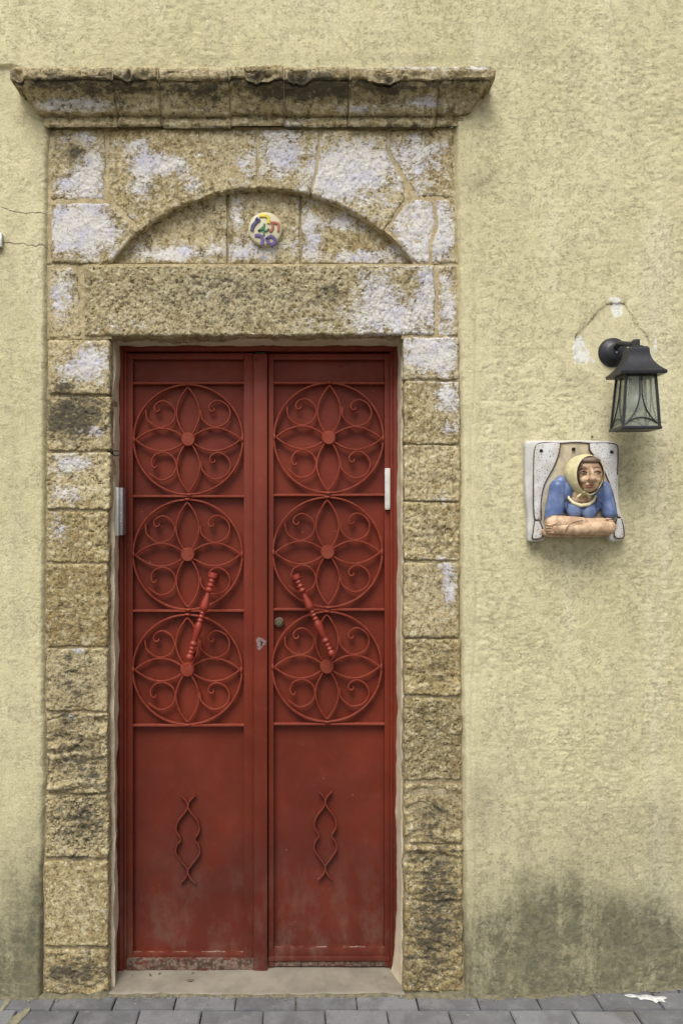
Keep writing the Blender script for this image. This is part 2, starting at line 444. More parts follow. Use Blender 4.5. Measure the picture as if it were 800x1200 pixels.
pave = root('pavement', 'grey rectangular concrete pavers at the foot of the wall', 'pavement', (0, 0, 0), kind='structure')
PL, PWD, GAP = .1995, .100, .0045
def paver_mesh(i, x0=0, x1=PL-GAP, y0=0, y1=PWD-GAP):
    bm = bmesh.new(); box_bm(bm, x0, x1, y0, y1, -.06, 0, 0)
    tops = [e for e in bm.edges if all(v.co.z > -.001 for v in e.verts)]
    bmesh.ops.bevel(bm, geom=tops, offset=.0028, segments=2, affect='EDGES')
    for v in bm.verts:
        if v.co.z > -.01: v.co.z += random.uniform(-.0008, .0008)
    return bm_mesh('paver', bm, 35)
pmeshes = [paver_mesh(i) for i in range(4)]
nrow = 0
stuff_bm = bmesh.new()
for row in range(-1, 26):
    y1 = .02-.1*row                      # back edge of the row
    off = -.2085 if row % 2 == 0 else -.2085+.0945
    for k in range(-8, 12):
        x0 = off+k*PL
        if row == -1 and k < 4: continue
        if row <= 12:
            me = pmeshes[random.randrange(4)]
            if row == 0 and k == -5: continue
            o = bpy.data.objects.new('paver', me); scene.collection.objects.link(o)
            if not me.materials: me.materials.append(paver_mat)
            o.parent = pave; o.location = (x0+GAP/2+random.uniform(-.001, .001), y1-PWD+GAP/2+random.uniform(-.0012, .0012), -.002+random.uniform(-.0015, .0015))
            o.rotation_euler = (random.uniform(-.008, .008), random.uniform(-.005, .005), random.uniform(-.006, .006))
        else:
            box_bm(stuff_bm, x0+GAP/2, x0+PL-GAP/2, y1-PWD+GAP/2, y1-GAP/2, -.06, -.002+random.uniform(-.0015, .0015))
o = link('paver', bm_mesh('paver_field', stuff_bm), paver_mat, pave); o['kind'] = 'stuff'
# joint mortar smeared between the pavers at the foot of the wall
def blob_sheet(name, pts, z, th, mat, parent, n=4):
    pts = [(p[0], p[1]) for p in pts]
    cc = np.mean(pts, axis=0); bm = bmesh.new()
    ring = catmull(pts, n, True); lo = []; hi = []
    for p in ring:
        lo.append(bm.verts.new((p[0], p[1], z))); q = cc+(p-cc)*.93
        hi.append(bm.verts.new((q[0], q[1], z+th)))
    c = bm.verts.new((cc[0], cc[1], z+th*1.2)); k = len(ring)
    for i in range(k):
        j = (i+1) % k
        bm.faces.new((lo[i], lo[j], hi[j], hi[i])); bm.faces.new((hi[i], hi[j], c))
    return link(name, bm_mesh(name, bm, 60), mat, parent)
def G(px, py, z=0.0):                     # photo pixel to a point on the ground
    t = (H-z)/((py-CY)*S); return ((px-CX)*S*t, -D+D*t)
blob_sheet('paint_splash', [G(x, y) for x, y in ((731, 1166.4), (738, 1165), (747, 1166.6), (757, 1165.8), (768, 1168), (777, 1167.6), (781, 1170), (777, 1171.6), (779, 1174.5), (772, 1173.6), (768, 1175.5), (763, 1172.6), (755, 1171.2), (750, 1172), (746, 1169.2), (738, 1169))], .0006, .0009, splash, pave)
smear_mat = simple('dirty_mortar', (.21, .19, .13), .9, 0, .3, 40, .6, .002)
for pts in (((10, 1196), (22, 1187), (31, 1181), (36, 1180.5), (33, 1187), (27, 1193), (20, 1200), (14, 1203)), ((4, 1176), (8, 1169.5), (13, 1170), (9, 1178), (3, 1184), (-1, 1185))):
    blob_sheet('mortar_smear', [G(x, y) for x, y in pts], -.0006, .0006, smear_mat, pave)

# ------------------------------------------------------------------ plastered wall
wall = root('house_wall', 'pale yellow stucco house wall around the stone doorway, grimy at its foot, with shade painted in low down', 'wall', (0, 0, 0))
GRIME_SHADE_G = [(700, 1140, 500, 110, .38), (20, 1150, 90, 180, .25), (598, 1105, 66, 58, .95), (650, 1155, 220, 40, 1.0), (585, 1140, 40, 30, .5), (755, 1120, 70, 55, .6), (775, 975, 34, 40, .26), (660, 1060, 40, 60, .4),  # grime patches; broad terms also paint the weaker light low on the wall
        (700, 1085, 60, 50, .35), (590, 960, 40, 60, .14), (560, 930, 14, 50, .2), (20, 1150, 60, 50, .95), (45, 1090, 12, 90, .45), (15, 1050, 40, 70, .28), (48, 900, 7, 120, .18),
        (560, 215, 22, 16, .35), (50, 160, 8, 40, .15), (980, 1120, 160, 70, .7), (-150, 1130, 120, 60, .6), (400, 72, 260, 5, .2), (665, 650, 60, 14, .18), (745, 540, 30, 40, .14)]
WH_G = [(678, 410, 9, 22, .5), (722, 366, 9, 10, .5), (720, 363, 6, 10, .9), (676, 412, 6, 16, 1.0), (686, 418, 5, 9, .8), (765, 408, 4, 14, .7), (716, 352, 12, 3, .7), (694, 424, 3, 4, .6)]
PATCH = [(672, 395), (685, 382), (700, 365), (710, 357), (730, 357), (742, 378), (758, 398), (765, 420), (760, 440), (740, 452), (712, 448), (692, 436), (676, 428)]
def poly_sdf(px, py, poly):
    d = np.full(np.shape(px), 1e9); ins = np.zeros(np.shape(px), bool); n = len(poly)
    for i in range(n):
        ax, ay = poly[i]; bx, by = poly[(i+1) % n]
        t = np.clip(((px-ax)*(bx-ax)+(py-ay)*(by-ay))/((bx-ax)**2+(by-ay)**2+1e-12), 0, 1)
        d = np.minimum(d, np.hypot(px-ax-t*(bx-ax), py-ay-t*(by-ay)))
        cond = ((ay > py) != (by > py)) & (px < (bx-ax)*(py-ay)/((by-ay) if by != ay else 1e-12)+ax)
        ins ^= cond
    return np.where(ins, -d, d)
PB = -.012                                # plaster face in front of the stones
def recede(px, Z):
    return .052*np.maximum(0, (px-600)/200)*sstep(.75, .1, Z)
def wall_y(X, Z, edge):
    """edge: distance from the doorway edge in metres (big elsewhere)"""
    px, py = to_px(X, Z)
    y = PB+.005*fbm(X*2.2, 3.1, Z*2.2, 3, 11)+.0022*fbm(X*13, 0, Z*9, 3, 21)
    sm = smoothness(px, py)
    rr = fbm(X*52+.8*vnoise(X*30, 1, Z*30, 5), 0, Z*78, 3, 31)
    am = .5+.7*sstep(-.30, .45, fbm(X*3.2, 4, Z*2.6, 3, 71))
    y = y-(1-sm)*am*.0023*(1-np.abs(rr)*2.2)
    y = y+recede(px, Z)
    y = y-.011*sstep(83.5, 80.5, py)*sstep(32, 14, px)
    # smoother raised band beside the right jamb
    y = y-.0025*sstep(532, 538, px)*sstep(562, 552, px)*sstep(120, 170, py)
    y = y+.0025*np.exp(-((px-554-3*np.sin(py*.02))/2.2)**2)*(py > 150)
    sd = poly_sdf(px, py, PATCH); y = y+.0035*sstep(1.5, -1.5, sd)
    y = y+.035*np.clip(1-edge/.016, 0, 1)**2
    return y
def smoothness(px, py):
    s = np.zeros(np.shape(px))
    s = np.maximum(s, .65*sstep(566, 552, px)*sstep(530, 536, px)*sstep(110, 150, py))
    s = np.maximum(s, .6*sstep(60, 40, px)*(py > 84))
    s = np.maximum(s, .8*sstep(2, -3, poly_sdf(px, py, PATCH)))
    s = np.maximum(s, .30*sstep(150, 40, py))
    return s
def interp(py, tab):
    return np.interp(py, [t[0] for t in tab], [t[1] for t in tab])
EDGE_L = [(84, 57), (150, 59), (300, 57), (450, 56), (600, 54.5), (760, 53.5), (900, 55.5), (1010, 52.5), (1170, 51.5)]
EDGE_R = [(84, 533), (150, 531), (230, 533), (300, 535), (400, 537), (560, 539), (700, 538), (860, 541), (1000, 542), (1170, 543)]
ST = .0048
zt = float(P(0, 108)[2])                   # seam height between upper and side sheets, hidden by the cornice in the middle
z_rows = np.arange(zt, -.03-ST, -ST)
def grid_faces(nr, nc, base, flip=False):
    i, j = np.meshgrid(np.arange(nr-1), np.arange(nc-1), indexing='ij')
    a = base+i*nc+j
    q = np.stack([a, a+nc, a+nc+1, a+1], -1).reshape(-1, 4)
    if flip: q = q[:, ::-1]
    return q.tolist()
V, F, E = [], [], []
xl0 = float(P(57, 0)[0]); xr0 = float(P(533, 0)[0])
NB = 14
# left sheet
xs = xl0-ST*np.arange(0, 330)
X = np.tile(xs, (len(z_rows), 1)); Z = np.tile(z_rows[:, None], (1, len(xs)))
pyr = CY-(z_rows-H)/S
ed = (interp(pyr, EDGE_L)-CX)*S-xl0+.004*fbm(z_rows*22, 0, 0, 4, 3)
ed[0] = 0
X = X+ed[:, None]*np.clip(1-np.arange(len(xs))/NB, 0, 1)[None, :]
E.append((X[:, 0:1]-X).ravel()); V.append(np.stack([X.ravel(), Z.ravel()], 1)); F += grid_faces(*X.shape, 0)
# right sheet
b = len(V[0])
xs2 = xr0+ST*np.arange(0, 420)
X = np.tile(xs2, (len(z_rows), 1)); Z = np.tile(z_rows[:, None], (1, len(xs2)))
ed = (interp(pyr, EDGE_R)-CX)*S-xr0+.003*fbm(z_rows*22, 5, 0, 4, 9)
ed[0] = 0
X = X+ed[:, None]*np.clip(1-np.arange(len(xs2))/NB, 0, 1)[None, :]
E.append((X-X[:, 0:1]).ravel()); V.append(np.stack([X.ravel(), Z.ravel()], 1)); F += grid_faces(*X.shape, b, True)
b += len(V[1])
# upper sheet: same columns on both sides, joined by columns above the doorway
nm = int((xr0-xl0)/ST)
mid = np.linspace(xl0, xr0, nm+1)[1:-1]
xs3 = np.concatenate([xs[::-1], mid, xs2]); zu = zt+ST*np.arange(0, 190)
X, Z = np.meshgrid(xs3, zu)
E.append(np.where(X > -1e9, 9.0, 0).ravel()); V.append(np.stack([X.ravel(), Z.ravel()], 1)); F += grid_faces(*X.shape, b, True)
V = np.concatenate(V); E = np.concatenate(E)
edge = np.where(V[:, 1] > zt-.03, 9, E)
Y = wall_y(V[:, 0], V[:, 1], edge)
px, py = to_px(V[:, 0], V[:, 1])
crackA = np.minimum(np.abs(0), 9)+np.full(len(V), .05)
fa = 288+7*fbm(px*.06, 0, 3, 4, 51, .6)
m1 = (px < 60)
crackA = np.where(m1 & (np.abs(py-fa) < 18), (py-fa)*S, crackA)
fb = 247+.11*(px-20)+6*fbm(px*.06, 0, 9, 4, 52, .6)
crackA = np.where(m1 & (px > 2) & (np.abs(py-fb) < 14), (py-fb)*S+.0007, crackA)
V3 = np.stack([V[:, 0], Y, V[:, 1]], 1)
me = mesh_np('plaster', V3, F, {'grime_shade': np.clip(gauss(px, py, GRIME_SHADE_G), 0, 1), 'crack': crackA,
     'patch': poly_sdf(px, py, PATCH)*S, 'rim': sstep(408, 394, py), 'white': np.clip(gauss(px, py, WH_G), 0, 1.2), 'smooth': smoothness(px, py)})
bm = bmesh.new(); bm.from_mesh(me); bmesh.ops.remove_doubles(bm, verts=bm.verts, dist=.0004); bmesh.ops.recalc_face_normals(bm, faces=bm.faces)
if sum(f.normal.y for f in bm.faces) > 0: bmesh.ops.reverse_faces(bm, faces=bm.faces)
bm.to_mesh(me); bm.free()
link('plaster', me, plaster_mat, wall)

# ------------------------------------------------------------------ stone surround
door_st = root('stone_doorway', 'weathered limestone door surround with moulded cornice, blind arch and flaking lilac whitewash', 'doorway', (P(300, 0)[0], 0, 0))
PAINT = [(300, 230, 260, 70, .12), (300, 180, 240, 30, .10), (400, 200, 60, 40, .2), (90, 160, 24, 10, .35), (108, 200, 16, 32, .62), (85, 215, 22, 14, .55), (95, 270, 42, 30, 1.05), (185, 193, 30, 12, .7), (160, 170, 22, 10, .45), (165, 218, 12, 22, .5), (225, 215, 16, 12, .3),
         (72, 345, 14, 28, .85), (110, 425, 18, 24, .85), (80, 432, 22, 18, .5), (108, 505, 20, 8, .65), (85, 543, 28, 14, .7), (75, 580, 24, 14, .5), (66, 620, 12, 22, .45),
         (415, 200, 36, 34, .62), (385, 212, 20, 18, .5), (490, 185, 34, 32, .5), (500, 270, 38, 34, .95), (330, 180, 26, 24, .5), (325, 150, 50, 12, .3), (285, 195, 16, 18, .3),
         (225, 295, 55, 10, .5), (190, 300, 30, 8, .55), (300, 290, 36, 16, .5), (280, 250, 10, 22, .4), (400, 262, 30, 10, .5), (420, 300, 50, 8, .55), (365, 280, 12, 30, .5),
         (455, 372, 55, 22, .8), (440, 335, 26, 22, .6), (500, 335, 12, 30, .7), (150, 380, 40, 10, .3), (240, 345, 30, 14, .2), (360, 380, 30, 14, .3),
         (525, 350, 10, 35, .65), (505, 415, 40, 22, .95), (525, 465, 16, 24, .7), (490, 460, 12, 10, .3), (530, 500, 10, 10, .5), (525, 685, 10, 28, .65), (505, 655, 30, 6, .3), (515, 585, 16, 6, .4),
         (100, 122, 45, 9, .75), (60, 122, 15, 8, .5), (230, 128, 40, 6, .35), (500, 122, 30, 9, .6), (420, 127, 40, 6, .5), (560, 80, 25, 3, .6), (480, 79, 60, 3, .6),
         (90, 762, 12, 5, .6), (85, 840, 10, 4, .5), (505, 916, 16, 2, .5), (95, 1050, 24, 30, .12)]
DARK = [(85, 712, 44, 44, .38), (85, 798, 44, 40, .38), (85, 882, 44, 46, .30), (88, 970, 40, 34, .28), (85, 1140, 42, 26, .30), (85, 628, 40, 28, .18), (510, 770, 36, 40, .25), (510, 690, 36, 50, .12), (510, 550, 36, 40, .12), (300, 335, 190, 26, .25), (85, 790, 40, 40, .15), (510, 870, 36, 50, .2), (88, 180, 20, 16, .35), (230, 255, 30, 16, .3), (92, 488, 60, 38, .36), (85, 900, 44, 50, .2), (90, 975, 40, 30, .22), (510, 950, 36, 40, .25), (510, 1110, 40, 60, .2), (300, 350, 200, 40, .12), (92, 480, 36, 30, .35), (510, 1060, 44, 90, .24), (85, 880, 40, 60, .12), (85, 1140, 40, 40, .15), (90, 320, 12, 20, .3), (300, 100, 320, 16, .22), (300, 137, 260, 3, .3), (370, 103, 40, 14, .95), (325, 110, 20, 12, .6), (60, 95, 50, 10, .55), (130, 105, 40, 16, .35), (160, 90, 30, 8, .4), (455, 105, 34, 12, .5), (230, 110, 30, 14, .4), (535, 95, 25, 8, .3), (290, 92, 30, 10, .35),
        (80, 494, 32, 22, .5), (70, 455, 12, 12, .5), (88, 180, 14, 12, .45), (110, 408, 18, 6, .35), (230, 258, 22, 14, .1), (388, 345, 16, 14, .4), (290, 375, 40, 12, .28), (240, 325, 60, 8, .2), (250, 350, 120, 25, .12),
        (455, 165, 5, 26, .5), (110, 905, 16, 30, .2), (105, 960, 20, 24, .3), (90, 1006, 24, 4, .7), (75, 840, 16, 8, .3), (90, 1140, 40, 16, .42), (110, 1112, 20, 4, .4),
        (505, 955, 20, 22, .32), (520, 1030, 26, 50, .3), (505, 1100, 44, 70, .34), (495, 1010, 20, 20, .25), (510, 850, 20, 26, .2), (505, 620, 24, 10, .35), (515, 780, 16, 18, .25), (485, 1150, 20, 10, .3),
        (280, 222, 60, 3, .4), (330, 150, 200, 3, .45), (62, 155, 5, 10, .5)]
BLUE = [(160, 205, 8, 14, .45), (240, 175, 30, 8, .12), (190, 190, 24, 10, .2), (170, 303, 22, 4, .6), (240, 305, 30, 3, .5), (310, 303, 20, 5, .6), (420, 303, 40, 4, .55), (415, 200, 26, 18, .28), (500, 420, 30, 14, .25), (290, 195, 4, 14, .4), (525, 470, 12, 16, .2), (120, 190, 8, 20, .3)]
GREYL = [(300, 220, 260, 80, .45), (300, 110, 300, 30, .3), (510, 500, 40, 120, .3), (300, 350, 230, 50, .75), (90, 1060, 40, 55, .35), (500, 700, 40, 60, .6), (490, 620, 20, 20, .4)]

def inset_sdf(X, Z, poly): return -poly_sdf(X, Z, poly)
def resample(poly, st):
    out = []
    n = len(poly)
    for i in range(n):
        a, b = np.array(poly[i], float), np.array(poly[(i+1) % n], float)
        k = max(1, int(round(np.linalg.norm(b-a)/st)))
        for t in range(k): out.append(a+(b-a)*t/k)
    return np.array(out)
def chaikin(poly, it=1, c=.12):
    """slightly knock off the corners"""
    for _ in range(it):
        out = []; n = len(poly)
        for i in range(n):
            a, b, d = np.array(poly[i-1], float), np.array(poly[i], float), np.array(poly[(i+1) % n], float)
            for q in (a, d):
                L = np.linalg.norm(q-b); out.append(b+(q-b)/max(L, 1e-9)*min(c, L*.35))
        poly = out
    return poly
sid = [0]
def stone(name, poly_px, d=0.0, back=.12, amp=1.0, strata=0.0, pits=1.0, st=.0040, edge=.0045, corner=.004, wob=.0030, mat=None, parent=None, lump=1.0):
    sid[0] += 1; s = sid[0]*17
    poly = [W2(x, y, d) for x, y in poly_px]
    if corner: poly = chaikin(poly, 1, corner)
    B = resample(poly, st)
    if wob:
        nx = fbm(B[:, 0]*28, s, B[:, 1]*28, 3, s); nz = fbm(B[:, 0]*28, s+9, B[:, 1]*28, 3, s+5)
        B = B+np.stack([nx, nz], 1)*wob
    lo, hi = B.min(0), B.max(0)
    gx, gz = np.meshgrid(np.arange(lo[0], hi[0], st), np.arange(lo[1], hi[1], st))
    rs = np.random.RandomState(s); gx = gx+rs.uniform(-.2, .2, gx.shape)*st; gz = gz+rs.uniform(-.2, .2, gz.shape)*st
    q = np.stack([gx.ravel(), gz.ravel()], 1)
    sd = inset_sdf(q[:, 0], q[:, 1], B.tolist())
    q = q[sd > st*.55]
    allp = np.concatenate([B, q])
    vo, eo, fo, *_ = delaunay_2d_cdt([Vector(p) for p in allp.tolist()], [], [list(range(len(B)))], 1, 1e-7)
    vo = np.array([(v.x, v.y) for v in vo])
    X, Z = vo[:, 0], vo[:, 1]
    dist = np.maximum(inset_sdf(X, Z, B.tolist()), 0)
    px, py = to_px(X, Z, d)
    cover = np.clip(gauss(px, py, PAINT), 0, 1)
    y = np.full(len(X), float(d))
    y += lump*.0035*fbm(X*9, s, Z*9, 2, s)
    y += amp*.0029*fbm(X*46, s, Z*46, 4, s+2, .75)
    pn = fbm(X*90, s, Z*90, 3, s+3, .7)
    pn2 = fbm(X*125, s, Z*125, 3, s+13, .7)
    y += pits*.0048*(.6*np.clip(pn-.16, 0, 1)+.7*np.clip(pn2-.10, 0, 1))*2.4*(1-.5*cover)
    if strata: y += strata*.012*fbm(X*6, s, Z*42+1.5*vnoise(X*7, 0, Z*7, 4), 3, s+8)
    y -= .0014*cover*fbm(X*30, 1, Z*30, 2, 77)
    er = edge*(1+.7*vnoise(X*30, s, Z*30, s+4))
    y += er*np.clip(1-dist/np.maximum(er, .002), 0, 1)**2
    nb = len(X)
    # skirt
    cnt = {}
    for f in fo:
        for a, b_ in zip(f, f[1:]+f[:1]):
            k = (min(a, b_), max(a, b_)); cnt.setdefault(k, []).append((a, b_))
    bedges = [v[0] for v in cnt.values() if len(v) == 1]
    bi = sorted({i for e in bedges for i in e}); mp = {v: nb+i for i, v in enumerate(bi)}; mp2 = {v: nb+len(bi)+i for i, v in enumerate(bi)}
    ymid = d+back*.3
    Vs = [np.stack([X, y, Z], 1)]
    jx = .002*fbm(X[bi]*50, s, Z[bi]*50, 2, s)
    Vs.append(np.stack([X[bi]+jx, np.full(len(bi), max(ymid, y[bi].max()+.002)), Z[bi]+jx], 1))
    Vs.append(np.stack([X[bi], np.full(len(bi), max(d+back, y[bi].max()+.004)), Z[bi]], 1))
    Vs = np.concatenate(Vs)
    F = [tuple(f[::-1]) for f in fo]
    # faces wound to look towards -Y
    a0 = Vs[list(F[0])]; nn = np.cross(a0[1]-a0[0], a0[2]-a0[0])
    if nn[1] > 0: F = [t[::-1] for t in F]
    for a, b_ in bedges:
        F.append((a, b_, mp[b_], mp[a])); F.append((mp[a], mp[b_], mp2[b_], mp2[a]))
    pxa, pya = to_px(Vs[:, 0], Vs[:, 2], d)
    front = np.ones(len(Vs)); front[nb:] = .25
    at = {'paint': np.clip(1.15*gauss(pxa, pya, PAINT), 0, 1.15)*front, 'dark': np.clip(gauss(pxa, pya, DARK), 0, 1), 'blue': np.clip(gauss(pxa, pya, BLUE), 0, 1)*front,
          'grey': np.clip(gauss(pxa, pya, GREYL), 0, 1)}
    me = mesh_np(name, Vs, F, at, smooth=False)
    bm = bmesh.new(); bm.from_mesh(me); bmesh.ops.recalc_face_normals(bm, faces=bm.faces); bm.to_mesh(me); bm.free()
    me.polygons.foreach_set('use_smooth', [True]*len(me.polygons)); me.set_sharp_from_angle(angle=R(60))
    return link(name, me, mat or stone_mat, parent or door_st)

ACX, ACY, AR = 306, 444, 224
def arc(x0, x1, n, r=AR):
    out = []
    for i in range(n+1):
        x = x0+(x1-x0)*i/n; out.append((x, ACY-math.sqrt(max(r*r-(x-ACX)**2, 0))))
    return out
# mortar beds
stone('mortar', [(55, 149), (537, 149), (537, 309), (484, 309)]+arc(484, 128, 30, AR+2)+[(126, 309), (55, 309)], .0040, .05, 1.0, mat=pale_mortar, edge=.001, corner=0, wob=0, pits=.8, st=.0055, lump=.3)
stone('mortar', [(55, 309.2), (538, 309.2), (538, 397), (470, 397), (470, 391), (131, 391), (131, 397), (55, 397)], .0040, .05, 1.0, mat=pale_mortar, edge=.001, corner=0, wob=0, pits=.8, st=.0055, lump=.3)
stone('mortar', [(50, 396), (125.5, 396), (125.5, 1168), (50, 1168)], .0065, .1, 1.0, mat=mortar_mat, edge=.001, corner=0, wob=0, pits=.8, st=.0055, lump=.3)
stone('mortar', [(475, 396), (544, 396), (544, 1168), (475, 1168)], .0065, .1, 1.0, mat=mortar_mat, edge=.001, corner=0, wob=0, pits=.8, st=.0055, lump=.3)
stone('mortar', [(120, 312)]+arc(124, 488, 30, AR+2)+[(492, 312)], .044, .03, .4, mat=mortar_mat, edge=.001, corner=0, wob=0, pits=.2, st=.009, lump=.2)
# tympanum
T = .036
stone('tympanum_stone', [(130, 309)]+arc(132, 265.5, 14, AR+1)+[(265.5, 309)], T, .03, 1.1, pits=1.0, lump=1.6, edge=.003, corner=0)
stone('tympanum_stone', [(268, 309)]+arc(268, 351, 8, AR+1)+[(351, 309)], T, .03, .7, pits=.8, edge=.003, corner=0)
stone('tympanum_stone', [(353.5, 309)]+arc(353.5, 482, 14, AR+1)+[(482, 309)], T, .03, .9, pits=.8, edge=.003, corner=0)
# spandrels and voussoirs
stone('corner_stone', [(59, 151), (122.5, 151), (123.5, 190), (122, 233), (60, 233.5)], 0, .1, 1.1)
stone('springer_stone', [(60, 238), (127, 237.5), (142, 252), (160.5, 271), (146, 288), (129, 308), (60, 308)], -.001, .1, .7, pits=.5)
stone('voussoir', [(126.5, 151), (232, 151), (241, 185), (254, 226)]+arc(252, 165, 10)+[(150, 254), (133, 235), (126.5, 225)], 0, .1, 1.1)
stone('voussoir', [(234.5, 151), (300.5, 151), (301, 220)]+arc(300, 257, 5)+[(244, 186)], .001, .1, 1.0)
stone('voussoir', [(303.5, 151), (373.5, 151), (371, 190), (363, 227)]+arc(361, 303.5, 6), -.001, .1, .9)
stone('voussoir', [(376.5, 152), (453, 151), (454, 178), (463, 196), (472, 212), (474, 232), (462, 250), (452, 266)]+arc(449, 365, 10)+[(374, 190)], -.002, .1, 1.1)
stone('corner_stone', [(457, 151), (531.5, 151), (532.5, 230), (489, 231), (478, 211), (466, 194), (457, 178)], 0, .1, 1.1)
stone('springer_stone', [(478, 234), (507, 233.5), (510, 262), (504, 285), (503, 308), (486, 308), (470, 288), (455, 270), (466, 252)], 0, .1, .8)
stone('springer_stone', [(509.5, 234), (533, 233.5), (534, 308), (505.5, 308), (507, 286), (512.5, 262)], .001, .1, .8)
# lintel zone
stone('jamb_stone', [(58.5, 312), (84, 313), (92, 322), (95, 395), (58, 395.5)], .001, .1, 1.1)
lin = stone('lintel', [(98, 311), (300, 310.5), (508.5, 310.5), (509.5, 350), (509, 392), (300, 393), (99, 393.5)], -.003, .14, .9, pits=1.25, st=.0038, edge=.006)
stone('jamb_stone', [(513, 311), (535, 311), (536.5, 393), (512.5, 393)], .001, .1, 1.0)
Lj = [(398, 461.5, 1.1, 0, 1), (464.5, 527.5, 1.3, 0, 1.2), (530.5, 596, 1.2, 0, 1.3), (599.5, 658.5, 1.2, 0, 1.2), (661.5, 757.5, .9, 0, 1.0), (760.5, 833.5, 1.0, 0, 1.0),
      (836.5, 929, 1.6, 1.15, 1.4), (932, 1005.5, 1.8, .3, 1.7), (1010, 1109.5, .8, 0, .7), (1113, 1165, 1.2, .4, 1)]
for i, (a, b_, am, stt, pi) in enumerate(Lj):
    xl = float(interp((a+b_)/2, EDGE_L)); xr = 129 if i < 3 else 126.5
    if i == 6: xr = 125.5
    stone('jamb_stone', [(xl, a), (xr, a+random.uniform(-.6, .6)), (xr+random.uniform(-.8, .8), b_), (xl, b_+random.uniform(-.5, .5))], random.uniform(-.003, .002), .13, am, stt, pi, corner=.005, edge=.0038, wob=.0040)
Rj = [(395.5, 444, .9, 0, .8), (446.5, 520, 1.0, .2, 1), (522, 586.5, 1.1, .5, 1.1), (588.5, 657, 1.4, .4, 1.2), (659.5, 747, .9, 0, .8), (749.5, 815, 1.3, .2, 1.2), (818.5, 915.5, 1.2, 0, 1.5),
      (918.5, 989, 1.3, .7, 1.1), (991, 1056, 1.5, .8, 1.1), (1058, 1165, 1.5, .3, 1.2)]
for i, (a, b_, am, stt, pi) in enumerate(Rj):
    xr = float(interp((a+b_)/2, EDGE_R))
    stone('jamb_stone', [(473.5, a), (xr, a+random.uniform(-.6, .6)), (xr, b_), (473.5+random.uniform(-.5, .5), b_+random.uniform(-.5, .5))], random.uniform(-.003, .002), .13, am, stt, pi, corner=.005, wob=.0040, edge=.0038 if b_ < 900 else .009, lump=1 if b_ < 900 else 2.2)

# cornice: moulded blocks side by side
PROF = [(.03, 150), (-.016, 149), (-.021, 146), (-.021, 139.5), (-.017, 137), (-.028, 135), (-.036, 132), (-.044, 126), (-.055, 117), (-.070, 108), (-.087, 100), (-.093, 95.5), (-.090, 94), (-.098, 92.5), (-.104, 90), (-.105, 82), (-.100, 78.5), (-.085, 78), (.02, 77)]
pf = []
for d_, py_ in PROF: pf.append((d_, float(P(0, py_, d_)[2])))
pf[-1] = (.02, pf[-2][1]+.012)
arr = np.array(pf); seglen = np.hypot(*np.diff(arr, axis=0).T); cum = np.concatenate([[0], np.cumsum(seglen)])
ns = int(cum[-1]/.0045); ss = np.linspace(0, cum[-1], ns); prof = np.stack([np.interp(ss, cum, arr[:, 0]), np.interp(ss, cum, arr[:, 1])], 1)
XL, XR = float(P(61, 0)[0]), float(P(536, 0)[0])
cjo = [None, 135, 187.5, 270, 333, 409, 512.5, None]
